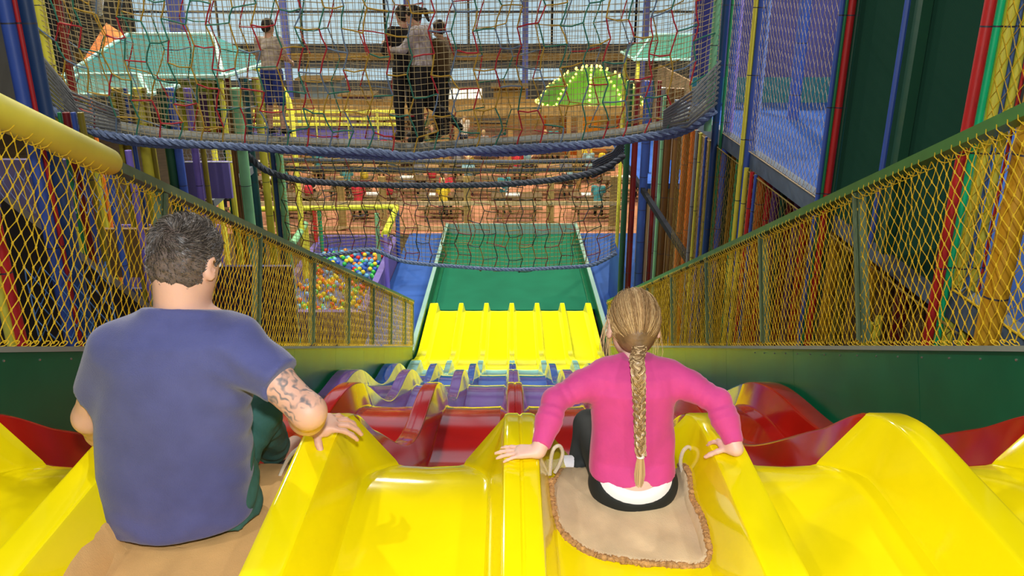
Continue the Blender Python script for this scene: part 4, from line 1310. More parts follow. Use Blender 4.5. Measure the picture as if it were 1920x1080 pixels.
# braid down the back
def backz(px, py, lift):
    p = U(px, py, YG - .078 - lift)
    return p
bp = [broot, U(1194, 672, 2.115), U(1196, 690, 2.075), U(1197, 710, 2.062), U(1198, 740, 2.065), U(1199, 790, 2.062), U(1200, 830, 2.058), U(1201, 852, 2.055)]
def smooth_path(P, n):
    out = []
    k = len(P) - 1
    for i in range(n + 1):
        u = i / n * k; j = min(int(u), k - 1); t = u - j
        p0 = P[max(j - 1, 0)]; p1 = P[j]; p2 = P[j + 1]; p3 = P[min(j + 2, k)]
        out.append(.5 * ((2 * p1) + (p2 - p0) * t + (2 * p0 - 5 * p1 + 4 * p2 - p3) * t * t + (3 * p1 - p0 - 3 * p2 + p3) * t ** 3))
    return out
bpath = smooth_path(bp, 110)
blen = sum((bpath[i + 1] - bpath[i]).length for i in range(110))
mb = MB()
for st in range(3):
    core = []; rad = []
    dist = 0
    for i, p in enumerate(bpath):
        if i: dist += (p - bpath[i - 1]).length
        ph = 2 * PI * dist / .066 + st * 2 * PI / 3
        g = 1 - .30 * dist / blen
        core.append(p + Vector((.0125 * g * math.sin(ph), .0065 * g * math.sin(2 * ph) - .004, 0)))
        rad.append(.0102 * g)
    mb.tube(core, rad, 8, 2)
    for h in range(34):
        a0 = rr.uniform(0, 2 * PI); pts = []
        tw = rr.uniform(-.15, .15)
        mi = rr.choices((0, 1, 2), (.40, .45, .15))[0]
        for i in range(0, 111, 2):
            t_ = core[min(i + 1, 110)] - core[max(i - 1, 0)]; t_.normalize()
            n1 = t_.cross(Vector((0, 1, 0))).normalized(); n2 = t_.cross(n1)
            a = a0 + tw * i * .1
            pts.append(core[i] + (n1 * math.cos(a) + n2 * math.sin(a)) * rad[i] * 1.03)
        mb.tube(pts, .0010, 3, mi, cap=False)
mb.build('braid', [M_ghair, M_ghair2, M_ghair3], gh)
mb = MB()
bt = bpath[-1]
mb.tube([bt + Vector((0, 0, .008)), bt + Vector((0, 0, .006)), bt - Vector((0, 0, .008)), bt - Vector((0, 0, .011))], [.009, .0125, .0125, .009], 14)
mb.build('hair_tie', M_white, gh)
mb = MB()
for h in range(240):
    a = rr.uniform(0, 2 * PI); q = math.sqrt(rr.random())
    L_ = rr.uniform(.100, .128)
    dx, dy = math.cos(a) * q, math.sin(a) * q
    pts = [bt + Vector((dx * .008, dy * .007, -.006)), bt + Vector((dx * .013, dy * .009, -.035)), bt + Vector((dx * .016, dy * .010 - .002, -.065)), bt + Vector((dx * .011, dy * .006 - .004, -L_))]
    mb.tube(pts, [.0012, .0013, .0011, .0004], 3, rr.choices((0, 1), (.25, .75))[0], cap=False)
mb.build('braid_tassel', [M_ghair, M_ghair2], gh)

# ================= mats with jute edging and rope loops
M_mat1 = mat('beige_canvas', (0.66, 0.50, 0.30), 0.9, var=0.14, vscale=9, bump=0.2, bscale=260)
M_mat2 = mat('tan_canvas', (0.68, 0.40, 0.15), 0.9, var=0.10, vscale=9, bump=0.2, bscale=260)
M_jute = mat('jute_edging', (0.50, 0.27, 0.10), 0.95, var=0.35, vscale=90, bump=0.5, bscale=220)
M_rope = mat('cream_rope', (0.72, 0.62, 0.46), 0.8, bump=0.3, bscale=200)
def lane_z(x, y, k0):
    """surface height across a lane whose ribs are k0 and k0+1"""
    d = min(abs(x - (XC + k0 * W)), abs(x - (XC + (k0 + 1) * W)))
    if d <= RT: return ztop(y)
    if d < RT + RB: return ztop(y) - HR * (d - RT) / RB
    return zfloor(y)
def slide_mat(label, outline, k0, m, loc, lift=.012):
    """outline = [(x, y)] on the lane, counter-clockwise; grid is cut to it"""
    t = thing('sliding_mat', label, 'mat', loc)
    cx = sum(p[0] for p in outline) / len(outline); cy = sum(p[1] for p in outline) / len(outline)
    n = len(outline); R_ = 14
    verts = [(cx, cy, lane_z(cx, cy, k0) + lift)]; faces = []
    rim = []
    for r_ in range(1, R_ + 1):
        for j in range(n):
            x = cx + (outline[j][0] - cx) * r_ / R_; y = cy + (outline[j][1] - cy) * r_ / R_
            z = lane_z(x, y, k0) + lift + .003 * math.sin(x * 40 + y * 13) * math.sin(y * 33)
            z = min(z, zfloor(y) + .10 + lift)
            verts.append((x, y, z))
            if r_ == R_: rim.append(Vector((x, y, z)))
    for j in range(n):
        faces.append((0, 1 + j, 1 + (j + 1) % n))
    for r_ in range(R_ - 1):
        for j in range(n):
            a = 1 + r_ * n + j; b = 1 + r_ * n + (j + 1) % n
            faces.append((a, a + n, b + n, b))
    mb = MB(); mb.add(verts, faces)
    o = mb.build('canvas', m, t)
    md = o.modifiers.new('thick', 'SOLIDIFY'); md.thickness = .009; md.offset = 0
    rr = random.Random(5)
    mb = MB()
    fine = []
    for j in range(n):
        for q in range(6):
            fine.append(rim[j].lerp(rim[(j + 1) % n], q / 6) + Vector((rr.uniform(-1, 1), rr.uniform(-1, 1), rr.uniform(-.5, 1))) * .0022)
    mb.tube(fine, [.0085 + rr.uniform(-.0025, .003) for _ in fine], 7, closed=True)
    for q in range(len(fine) * 3):
        p = rr.choice(fine); d = Vector((rr.uniform(-1, 1), rr.uniform(-1, 1), rr.uniform(-.2, 1))).normalized()
        mb.tube([p, p + d * .013], [.0011, .0004], 3, cap=False)
    mb.build('jute_edging', M_jute, t)
    return t, rim
def dense(P, n=8):
    Q = [Vector((p[0], p[1], 0)) for p in P]
    out = []
    k = len(Q)
    for i in range(k):
        p0, p1, p2, p3 = Q[i - 1], Q[i], Q[(i + 1) % k], Q[(i + 2) % k]
        for j in range(n):
            t_ = j / n
            v = .5 * ((2 * p1) + (p2 - p0) * t_ + (2 * p0 - 5 * p1 + 4 * p2 - p3) * t_ * t_ + (3 * p1 - p0 - 3 * p2 + p3) * t_ ** 3)
            out.append((v.x, v.y))
    return out
def onlane(px, py, dz=0.0):
    y = 2.0
    for _ in range(12):
        p = UZ(px, py, zfloor(y) + dz); y = p.y
    return (p.x, p.y)
g_out = [onlane(1323, 1066), onlane(1325, 1030, .012), onlane(1312, 985, .02), onlane(1298, 930, .05), onlane(1285, 880, .06), (.49, 2.50), (.40, 2.62), (.25, 2.62), onlane(1050, 862, .06),
         onlane(1034, 900, .05), onlane(1034, 940, .03), onlane(1044, 985, .01), onlane(1075, 1025), onlane(1120, 1048), onlane(1180, 1060), onlane(1250, 1066)]
tg, rim = slide_mat('beige canvas sliding mat with a rounded jute edge under the girl', dense(g_out, 4), 0, M_mat1, (.33, 2.1, H - 1.44))
m_out = [(-.60, 1.25), (-.585, 1.6), (-.575, 1.9), (-.59, 2.2), (-.62, 2.50), (-.75, 2.68), (-.95, 2.68), (-1.08, 2.5), (-1.10, 2.2), (-1.09, 1.95),
         onlane(205, 1005, .01), onlane(170, 1045), onlane(150, 1079), (-1.08, 1.35), (-.98, 1.15), (-.8, 1.08), (-.66, 1.12)]
m_out = [m for m in m_out]
tm, rim2 = slide_mat('tan canvas sliding mat under the man in navy', dense(m_out, 4), -2, M_mat2, (-.86, 1.9, H - 1.44))
def loop(pts, r, parent, loc=None):
    mb = MB(); mb.tube(smooth_path([Vector(p) for p in pts], 30), r, 8)
    mb.build('rope_handle', M_rope, parent)
loop([U(1031, 890, 2.20), U(1033, 862, 2.20), U(1038, 842, 2.2), U(1049, 836, 2.21), U(1055, 850, 2.22), U(1048, 872, 2.22), U(1040, 886, 2.22)], .0058, tg)
loop([U(1279, 884, 2.20), U(1276, 866, 2.20), U(1281, 846, 2.2), U(1292, 838, 2.21), U(1300, 853, 2.22), U(1297, 872, 2.22), U(1286, 886, 2.22)], .0058, tg)
loop([U(512, 925, 2.22), U(530, 880, 2.25), U(548, 850, 2.22), U(568, 838, 2.18), U(562, 862, 2.15), U(545, 890, 2.15), U(522, 930, 2.15)], .0058, tm)

# ---------------------------------------------------------------- smaller people
def cloth(name, col): return mat(name, col, .85, var=.1, vscale=14)
def figure(label, base, h, yaw, pose, cols, res=.014, group=None, link=True):
    """a person of height h whose local frame faces +y turned by yaw; pose gives joints for a 1.7 m figure"""
    s = h / 1.7
    t = thing('person', label, 'person', base, group)
    Rz = Matrix.Rotation(yaw, 3, 'Z'); B = Vector(base)
    def W_(p): return B + Rz @ (Vector(p) * s)
    J = {k: W_(v) for k, v in pose.items() if isinstance(v, tuple)}
    hd_f = Rz @ Vector(pose.get('look', [0, 1, -.25]))
    hd_, HL_ = head_parts(J['head'], frame(hd_f, (0, .05, 1)), s * .98, ears=True)
    neck_ = cone(J['neck'], HL_(0, 0, -.05), .050 * s, .048 * s)
    arms = []; sleeves = []; legs_ = []; tro = []; shoes = []
    sl = pose.get('sleeve', 1.0)
    for q in 'LR':
        a, e, w = J['sh' + q], J['el' + q], J['wr' + q]
        arms += [cone(a, e, .045 * s, .038 * s), cone(e, w, .038 * s, .025 * s)]
        d = (w - e).normalized()
        side = 1 if q == 'L' else -1
        arms.append(hand_prims(w, d, Rz @ Vector((-side if q == 'L' else 1, 0, .2)), s, side, curl=(.3, .4, .3)))
        sleeves.append(cone(a, a.lerp(e, min(1, sl * 1.0)), .060 * s, .052 * s))
        if sl > 1: sleeves.append(cone(e, e.lerp(w, .9), .052 * s, .036 * s))
        k, an, tf = J['kn' + q], J['an' + q], J['toe' + q]
        hp = J['hip' + q]
        legs_ += [cone(hp, k, .078 * s, .055 * s), cone(k, an, .052 * s, .036 * s), cone(an, tf, .038 * s, .028 * s)]
        tro.append(cone(hp, k, .092 * s, .070 * s))
        if pose.get('long', True): tro.append(cone(k, k.lerp(an, .92), .068 * s, .052 * s))
        shoes.append((an, tf))
    ch, pe, nk = J['chest'], J['pelvis'], J['neck']
    Rt = frame(Rz @ Vector((0, 1, 0)), (0, 0, 1))
    trunk = [ell(ch, [.165 * s, .115 * s, .20 * s], Rt), ell(pe, [.155 * s, .120 * s, .15 * s], Rt), cone(ch, pe, .125 * s, .125 * s), cone(J['shL'], J['shR'], .06 * s, .06 * s)]
    tk = uni(trunk, .06 * s)
    allp = [p for p in J.values()]
    lo = Vector([min(p[i] for p in allp) - .22 * s for i in range(3)]); hi = Vector([max(p[i] for p in allp) + .22 * s for i in range(3)])
    body_ = uni([hd_, neck_, off(tk, -.018 * s)] + arms + legs_, .018 * s)
    sdf_obj('body', body_, lo, hi, res, cols['skin'], t, 1)
    up_ = Vector((0, 0, 1)); wz = pe + up_ * (.01 * s)
    topf = cut(uni([tk] + sleeves, .03 * s), wz, -up_, .01)
    topf = sub(topf, cone(nk + up_ * .02 * s, nk + up_ * .2 * s, .062 * s, .08 * s), .01)
    sdf_obj('top', topf, lo, hi, res, cols['top'], t, 1)
    bot = uni([off(ell(pe, [.155 * s, .120 * s, .15 * s], Rt), .006)] + tro, .03 * s)
    bot = cut(bot, wz + up_ * .02, up_, .01)
    sdf_obj('trousers', bot, lo, hi, res, cols['bottom'], t, 1)
    for an, tf in shoes:
        sdf_obj('shoe', uni([cone(an.lerp(tf, .1) + Vector((0, 0, -.01 * s)), tf, .047 * s, .038 * s), cone(an, an.lerp(tf, .3), .045 * s, .045 * s)], .01), an - Vector((.2, .2, .2)) * s, an + Vector((.2, .2, .2)) * s, res * .8, cols['shoe'], t, 1)
    Rh_ = frame(hd_f, (0, .05, 1)); q = s * .98
    hr = [ell(HL_(0, -.014, .028), [.082 * q, .102 * q, .096 * q], Rh_), ell(HL_(0, -.045, -.03), [.072 * q, .062 * q, .07 * q], Rh_)]
    if pose.get('tail'): hr += [cone(HL_(0, -.10, .03), HL_(0, -.17, -.02), .032 * q, .034 * q), cone(HL_(0, -.17, -.02), HL_(0, -.17, -.15), .034 * q, .016 * q)]
    hf = cut(uni(hr, .02), HL_(0, .055, .02), Rh_ @ Vector((0, 1, -.5)), .01)
    sdf_obj('hair', hf, HL_(0, 0, 0) - Vector((.26, .26, .26)) * q, HL_(0, 0, 0) + Vector((.26, .26, .2)) * q, res * .8, cols['hair'], t, 1)
    return t
STAND = dict(head=(0, .03, 1.575), neck=(0, 0, 1.43), shL=(-.17, 0, 1.38), shR=(.17, 0, 1.38), chest=(0, 0, 1.22), pelvis=(0, 0, .95), elL=(-.24, .02, 1.10), elR=(.24, .02, 1.10),
             wrL=(-.22, .20, .93), wrR=(.22, .20, .93), hipL=(-.09, 0, .90), hipR=(.09, 0, .90), knL=(-.10, .03, .49), knR=(.10, .03, .49), anL=(-.11, 0, .08), anR=(.11, 0, .08), toeL=(-.12, .15, .04), toeR=(.12, .15, .04))
K_hair = mat('black_hair', (0.016, 0.012, 0.010), .5); Kb_hair = mat('mid_brown_hair', (0.12, 0.06, 0.03), .5)
K_skin = mat('tan_skin', (0.60, 0.33, 0.22), .55, sss=.1)
c_lg = cloth('light_taupe_cloth', (0.52, 0.45, 0.38)); c_gv = cloth('pale_grey_cloth', (0.50, 0.46, 0.46)); c_nb = cloth('navy_shorts_cloth', (0.02, 0.04, 0.24))
c_bk = cloth('black_cloth', (0.012, 0.012, 0.014)); c_wh = cloth('white_cloth', (0.8, 0.78, 0.76)); c_rd = cloth('red_cloth', (0.6, 0.03, 0.05)); c_te = cloth('teal_cloth', (0.05, 0.28, 0.32))
c_pk = cloth('pink_cloth', (0.8, 0.12, 0.35)); c_lb = cloth('light_blue_cloth', (0.3, 0.55, 0.65)); c_ol = cloth('olive_cloth', (0.2, 0.2, 0.06)); c_ye = cloth('yellow_cloth', (0.8, 0.6, 0.03))
c_gr = cloth('mid_grey_cloth', (0.2, 0.2, 0.22)); c_dn = cloth('denim_cloth', (0.06, 0.10, 0.22))
def onbridge(px, dy): 
    Y = YB + dy
    x = U(px, 270, Y).x
    return (x, Y, zfun(x) + .07)
# boy in the taupe shirt
p = onbridge(522, .40)
P_ = dict(STAND); P_.update(long=False, sleeve=.6, elL=(-.25, .06, 1.12), wrL=(-.16, .25, 1.2), elR=(.24, .05, 1.12), wrR=(.20, .25, 1.05), look=[.3, 1, -.3])
figure('boy in a pale taupe t-shirt and dark blue shorts standing on the rope bridge', p, 1.30, -.3, P_, dict(skin=K_skin, top=c_lg, bottom=c_nb, shoe=c_bk, hair=K_hair))
# child in a grey top stepping with one leg bent back
p = onbridge(797, .34)
P_ = dict(STAND); P_.update(sleeve=1.5, head=(0, .10, 1.56), neck=(0, .06, 1.42), chest=(0, .03, 1.22), look=[0, 1, -.45], elL=(-.20, .16, 1.16), wrL=(-.10, .36, 1.15), elR=(.22, -.02, 1.12), wrR=(.20, .18, 1.0),
                          knR=(.10, -.02, .50), anR=(.10, -.36, .30), toeR=(.10, -.46, .20), tail=True)
figure('dark haired woman in pale grey top and black trousers on the bridge, knee bent', p, 1.53, 1.25, P_, dict(skin=K_skin, top=c_gv, bottom=c_bk, shoe=c_bk, hair=K_hair))
p = onbridge(766, .50)
P_ = dict(STAND); P_.update(sleeve=1.5, look=[0, 1, -.3], elL=(-.2, .14, 1.14), wrL=(-.1, .34, 1.2))
figure('person all in black on the bridge just left of the woman in grey', p, 1.52, .7, P_, dict(skin=K_skin, top=c_bk, bottom=c_bk, shoe=c_bk, hair=K_hair))
p = onbridge(832, .55)
P_ = dict(STAND); P_.update(sleeve=1.5, look=[.2, 1, -.2])
figure('dark haired child in brown behind the right shoulder of the woman in grey', p, 1.34, 1.2, P_, dict(skin=K_skin, top=cloth('dark_brown_cloth', (.10, .06, .02)), bottom=c_bk, shoe=c_bk, hair=K_hair))

# ---------------------------------------------------------------- the left side of the hall
def blk(px0, py0, px1, py1, Y, th, m, name, lab, cat, parent=None):
    a = U(px0, py0, Y); b = U(px1, py1, Y)
    mb = MB(); mb.box(((a.x + b.x) / 2, Y + th / 2, (a.z + b.z) / 2), (abs(b.x - a.x), th, abs(a.z - b.z)))
    o = mb.build(name, m, parent, loc=None if parent is not None else ((a.x + b.x) / 2, Y, min(a.z, b.z)), smooth=False)
    if lab: tag(o, lab, cat)
    return o
M_teal = mat('teal_canopy_cloth', (0.02, 0.15, 0.14), .9, var=.1, vscale=2)
M_tealE = mat('pale_teal_edge', (0.35, 0.62, 0.55), .6)
M_orange = mat('orange_tent_cloth', (0.72, 0.16, 0.02), .7, var=.08, vscale=2)
def hip_roof(lab, x0, x1, y0, y1, z, hgt, m, me_, posts=True):
    t = thing('canopy', lab, 'canopy', ((x0 + x1) / 2, (y0 + y1) / 2, 0))
    mb = MB(); xm = (x0 + x1) / 2; ym_ = (y0 + y1) / 2; q = (x1 - x0) * .28
    V_ = [(x0, y0, z), (x1, y0, z), (x1, y1, z), (x0, y1, z), (xm - q, ym_, z + hgt), (xm + q, ym_, z + hgt)]
    mb.add(V_, [(0, 1, 5, 4), (1, 2, 5), (2, 3, 4, 5), (3, 0, 4), (3, 2, 1, 0)])
    mb.build('roof', m, t, smooth=False)
    mb = MB()
    for a, b in ((0, 1), (1, 2), (2, 3), (3, 0), (0, 4), (1, 5), (4, 5)):
        mb.tube([V_[a], V_[b]], .035, 6)
    mb.build('piping', me_, t)
    for x, y in ((x0 + .1, y0 + .1), (x1 - .1, y0 + .1), (x0 + .1, y1 - .1), (x1 - .1, y1 - .1)):
        mb = MB(); mb.tube([(x, y, 0), (x, y, z + .02)], .05, 8); mb.build('post', foam('yellow'), t)
    return t
a = U(135, 140, 13.2); b = U(432, 140, 13.2)
hip_roof('teal hipped canopy roof behind the left part of the rope bridge', a.x, b.x, 12.9, 15.4, a.z, .55, M_teal, M_tealE)
a = U(140, 200, 12.5); b = U(330, 200, 12.5)
hip_roof('lower dark teal canopy in front of the larger teal roof', a.x, b.x, 11.6, 12.7, U(200, 172, 12.0).z, .22, mat('dark_teal_cloth', (.03, .16, .13), .7), M_tealE)
a = U(1345, 130, 17.0)
hip_roof('mint canopy far behind the right end of the rope bridge', U(1190, 110, 20).x, U(1400, 110, 20).x, 20, 22.5, U(1300, 112, 20).z, .5, mat('mint_cloth', (.04, .22, .15), .9), M_tealE)
a = U(150, 122, 18.0); b = U(262, 122, 18.0); ap = U(206, 42, 18.8)
t = thing('pyramid_tent', 'orange pyramid tent top behind the teal canopy roof', 'tent', ((a.x + b.x) / 2, 18.8, 0))
mb = MB(); w_ = b.x - a.x
mb.add([(a.x, 18, a.z), (b.x, 18, a.z), (b.x, 18 + w_, a.z), (a.x, 18 + w_, a.z), (ap.x, 18 + w_ / 2, ap.z)], [(0, 1, 4), (1, 2, 4), (2, 3, 4), (3, 0, 4), (3, 2, 1, 0)])
mb.build('tent_roof', M_orange, t, smooth=False)
for x, y in ((a.x + .05, 18.05), (b.x - .05, 18.05), (a.x + .05, 17.95 + w_), (b.x - .05, 17.95 + w_)):
    mb = MB(); mb.tube([(x, y, 0), (x, y, a.z)], .05, 8); mb.build('post', foam('orange'), t)
# a white kite-shaped banner hanging at upper left
a = U(180, -20, 12); 
mb = MB(); p1, p2, p3, p4 = U(163, -30, 12), U(198, -30, 12), U(192, 28, 12), U(178, 34, 12)
mb.add([tuple(p1), tuple(p2), tuple(p3), tuple(p4)], [(0, 1, 2, 3)])
o = mb.build('hanging_banner', c_wh, None, loc=tuple(p1)); md = o.modifiers.new('t', 'SOLIDIFY'); md.thickness = .02
tag(o, 'small white banner hanging above the orange tent at upper left', 'banner')
YP = 11.6
for px, w, c, lab in ((232, 9, 'yellow', 'thin yellow pole left of the olive pole below the bridge'), (243, 15, 'olive', 'olive pole below the left part of the bridge'), (256, 8, 'blue', 'thin blue pole right of the olive pole'),
                      (277, 21, 'yellow', 'wide yellow padded pole below the left part of the bridge'), (290, 9, 'olive', 'thin olive pole right of the wide yellow padded pole'), (321, 17, 'dkgreen', 'dark green pole left of the lilac panel'),
                      (337, 15, 'blue', 'blue pole at the left edge of the lilac panel'), (368, 13, 'violet', 'violet blue pole in front of the lilac panel'), (383, 10, 'olive', 'olive pole in front of the lilac panel'),
                      (456, 20, 'mint', 'mint green pole right of the lilac panel'), (440, 9, 'brown', 'brown pole left of the mint green pole')):
    pole(px, 300, YP, w, c, lab, z1=U(300, 165, YP).z)
blk(345, 303, 436, 372, 12.2, .06, M_violp, 'lilac_wall', 'lilac vinyl wall panel behind the violet blue pole', 'panel')
netwall('white mesh above the lilac wall panel', U(345, 304, 12.2), (1, 0, 0), U(436, 300, 12.2).x - U(345, 300, 12.2).x, .25, .06, .06, .004, mat('white_net', (.6, .6, .65), .8), square=True)
# purple play house with red and yellow bars
t = thing('play_house', 'purple play house with yellow bars and a red sill behind the boy', 'play house', U(380, 262, 15.0))
blk(332, 150, 432, 262, 15.0, .1, mat('purple_board', (.20, .09, .36), .6), 'wall', None, None, t)
blk(330, 238, 434, 256, 14.9, .08, foam('red'), 'sill', None, None, t)
for px in (338, 362, 392, 414, 430):
    blk(px, 145, px + 5, 262, 14.85, .06, foam('yellow'), 'bar', None, None, t)
blk(335, 152, 430, 172, 14.92, .05, mat('lime_board', (.45, .62, .08), .6), 'top_board', None, None, t)
# far purple wall with yellow rails
t = thing('toddler_area_wall', 'long low purple wall with yellow rails behind the bridge walkers', 'wall panel', U(620, 262, 22))
blk(474, 233, 752, 262, 22, .1, M_violp, 'wall', None, None, t)
for py in (207, 220, 231):
    blk(474, py, 756, py + 5, 21.9, .08, foam('yellow'), 'rail', None, None, t)
for i, px in enumerate((482, 530, 590, 650, 705, 748)):
    blk(px, 205, px + 6, 262, 21.85, .06, foam('yellow'), 'post', None, None, t)
mb = MB(); p0 = U(470, 215, 19.5)
pts = [(p0.x + .95, p0.y, 0)] + [p0 + Vector((math.cos(a_) * .95, 0, math.sin(a_) * 1.1)) for a_ in [k * PI / 10 for k in range(11)]] + [(p0.x - .95, p0.y, 0)]
mb.tube(pts, .07, 8)
tag(mb.build('yellow_arch', foam('yellow'), None, loc=tuple(p0)), 'yellow foam arch left of the boy on the bridge', 'arch')
# near left: lower purple platform, black board painting the shade of the void, blue cargo net, tilted poles
slab('play_platform', -5.5, -2.42, 1.5, 4.05, H - 1.86, .12, mat('purple_soft_mat', (.13, .10, .34), .65), 'purple padded platform low behind the left fence')
slab('edge_beam', -2.40, -2.32, 1.5, 4.05, H - 1.83, .16, M_beamblue, 'dark beam at the edge of the purple left platform', 'beam')
mb = MB()
q = [U(2, 372, 5.2), U(60, 418, 5.2), U(300, 600, 5.2), U(300, 760, 5.2), U(2, 760, 5.2)]
V_ = [tuple(v) for v in q] + [(v.x, v.y + .08, v.z) for v in q]
mb.add(V_, [(0, 1, 2, 3, 4), (9, 8, 7, 6, 5)] + [(i, (i + 1) % 5, 5 + (i + 1) % 5, 5 + i)[::-1] for i in range(5)])
tag(mb.build('void_board', M_dark, None, loc=tuple(q[4]), smooth=False), 'black board for the dark void under a stair behind the left fence', 'board')
netwall('blue cargo net low behind the left fence', U(75, 640, 4.4), (1, .25, 0), 0.42, .45, .075, .075, .004, M_bluenet, square=False, seed=6, edge=False)
netwall('pale blue net wall above the black void board', U(-10, 400, 5.6), (1, 0, 0), 1.0, .30, .07, .07, .003, mat('pale_blue_net', (.28, .36, .62), .8), square=False, seed=12, edge=False)
blk(-30, 300, 170, 425, 7.4, .08, mat('dusky_violet_board', (.16, .13, .27), .7, var=.3, vscale=3), 'back_board', 'dusky violet board behind the pale blue net at far left', 'board')
for px, w, c, lab, Y in ((22, 22, 'red', 'leaning red pole behind the left fence beside a yellow one', 4.15), (3, 18, 'yellow', 'yellow pole at the far left behind the fence', 4.12)):
    pole(px, 560, Y, w, c, lab, z1=H - 1.0)
for px, w, c, lab in ((158, 13, 'dkred', 'dark red pole behind the left fence above the man left shoulder'), (146, 7, 'green', 'thin green pole left of the dark red pole behind the left fence'),
                      (171, 9, 'blue', 'blue pole right of the dark red pole behind the left fence'), (184, 11, 'olive', 'olive pole right of the blue pole behind the left fence')):
    pole(px, 400, 6.4, w, c, lab, z1=H - .9)
pole(220, 420, 8.0, 12, 'blue', 'blue pole behind the left fence left of the man head', z1=H - 1.6)
pole(262, 420, 8.6, 12, 'violet', 'violet pole behind the left fence close to the man head', z1=H - 1.6)
blk(170, 430, 330, 520, 9.5, .08, M_brownb, 'brown_wall', 'brown board wall behind the fence at the man head', 'board')
slab('floor_pad', -9.5, -5.65, 8.0, 19.0, .06, .06, mat('violet_floor_pad', (.16, .13, .34), .6), 'violet floor pad far below at left', 'mat')
blk(330, 500, 560, 640, 11.0, .08, mat('shaded_navy_board', (.04, .045, .12), .7, var=.3, vscale=2), 'dark_backdrop', 'dark navy backdrop board added behind the left fence right of the man', 'board')  # added so the background behind the fence reads dark
t = thing('diagonal_brace', 'dark grey diagonal brace left of the middle bridge', 'beam', U(400, 380, 12.4))
mb = MB(); mb.beam(U(396, 382, 12.4), U(470, 318, 13.9), .09, .12); mb.build('steel_bar', M_steel, t, smooth=False)
# ---------------------------------------------------------------- ball pit with a yellow tube frame
YT = 22.0
pf = thing('tube_frame', 'lime yellow padded tube frame over the ball pit at left', 'frame', U(600, 470, YT))
a, b = U(432, 393, YT), U(744, 388, YT)
mb = MB(); mb.tube([a, b], .075, 10); mb.build('top_tube', mat('lime_yellow_foam', (.62, .68, .03), .5), pf)
mb = MB(); mb.tube([b, U(722, 440, 19.3)], [.075, .10], 10); mb.build('side_tube', MATS['lime_yellow_foam'], pf)
mb = MB(); mb.tube([U(572, 420, 20), U(548, 458, 18.6)], .085, 10); mb.build('side_tube', foam('mint'), pf)
for px, py, Y, c in ((744, 392, 22, 'blue'), (588, 392, 22, 'red'), (598, 392, 22, 'green'), (722, 440, 19.3, 'violet'), (573, 420, 20, 'yellow'), (706, 400, 21, 'mint')):
    p = U(px, py, Y); mb = MB(); mb.tube([(p.x, Y, 0), p], .055, 8); mb.build('post', foam(c), pf)
pz0, pz1 = U(655, 520, 19.0), U(735, 520, 19.0)
px0_, px1_ = -5.35, -3.25; py0_, py1_ = 16.8, 22.6
pit = thing('ball_pit', 'purple walled ball pit filled with coloured balls left of the blue mats', 'ball pit', ((px0_ + px1_) / 2, (py0_ + py1_) / 2, 0))
for (ax_, ay_, bx_, by_) in ((px0_, py0_, px1_, py0_), (px0_, py1_, px1_, py1_), (px0_, py0_, px0_, py1_), (px1_, py0_, px1_, py1_)):
    mb = MB(); mb.beam((ax_, ay_, .33), (bx_, by_, .33), .16, .66); mb.build('padded_wall', M_violp, pit, smooth=False)
mb = MB(); mb.box(((px0_ + px1_) / 2, (py0_ + py1_) / 2, .18), (px1_ - px0_ - .16, py1_ - py0_ - .16, .36)); mb.build('ball_bed', mat('blue_ball_bed', (.03, .08, .3), .6), pit, smooth=False)
bc = {'red': (.7, .03, .02), 'yellow': (.85, .7, .03), 'green': (.04, .5, .08), 'blue': (.03, .12, .6), 'orange': (.85, .28, .02), 'light blue': (.15, .5, .75)}
rb_ = random.Random(4)
mb = MB(); mb.ball((0, 0, 0), .062, 10)
bm_ = {k: mat(k.replace(' ', '_') + '_plastic_ball', v, .25, coat=.3) for k, v in bc.items()}
proto = mb.build('plastic_ball', bm_['red'], None)
k = 0
spots = []
for iy in range(42):
    for ix in range(15):
        spots.append((px0_ + .16 + .134 * ix + (.067 if iy % 2 else 0), py0_ + .2 + .134 * iy))
rb_.shuffle(spots)
spots = sorted(spots[:330], key=lambda q: q[1])[:290]
for i, (x, y) in enumerate(spots):
    if x > px1_ - .16: continue
    c = rb_.choice(list(bc))
    o = proto if k == 0 else proto.copy()
    if k: C.objects.link(o)
    o.location = (x, y, .36 + .062 + rb_.uniform(0, .006))
    o.material_slots[0].link = 'OBJECT'; o.material_slots[0].material = bm_[c]
    fz = ('front', 'middle', 'back')[min(2, int((y - py0_) / (py1_ - py0_) * 3))]; sz = ('left', 'centre', 'right')[min(2, int((x - px0_) / (px1_ - px0_) * 3))]
    tag(o, '%s plastic ball at the %s %s of the ball pit' % (c, fz, sz), 'ball', 'plastic balls in the ball pit')
    k += 1
# ---------------------------------------------------------------- the cafe
room('trim_5', (1.0, 38, .012), (23, 26, .03), M_terra)
slab('play_board', -13.0, -7.2, 20.0, 20.1, 1.7, 1.7, M_violp, 'long violet play board standing far back at left of the ball pit', 'panel')
slab('play_board', -12.0, -6.6, 17.0, 17.1, 1.1, 1.1, mat('navy_play_board', (.03, .05, .16), .8), 'low navy play board in front of the long violet one at left', 'panel')
def rail(lab, Y, x0, x1, n, hpost, m, px_list=None):
    t = thing('wooden_rail', lab, 'fence', ((x0 + x1) / 2, Y, 0))
    for z, h_ in ((.12, .10), (.92, .13)):
        mb = MB(); mb.box(((x0 + x1) / 2, Y, z), (x1 - x0, .06, h_)); mb.build('rail', M_wood2, t, smooth=False)
    xs = px_list or [x0 + (x1 - x0) * i / (n - 1) for i in range(n)]
    for x in xs:
        mb = MB(); mb.box((x, Y + .1, hpost / 2), (.22, .16, hpost)); mb.build('post', m, t, smooth=False)
    return t
YR = 25.3
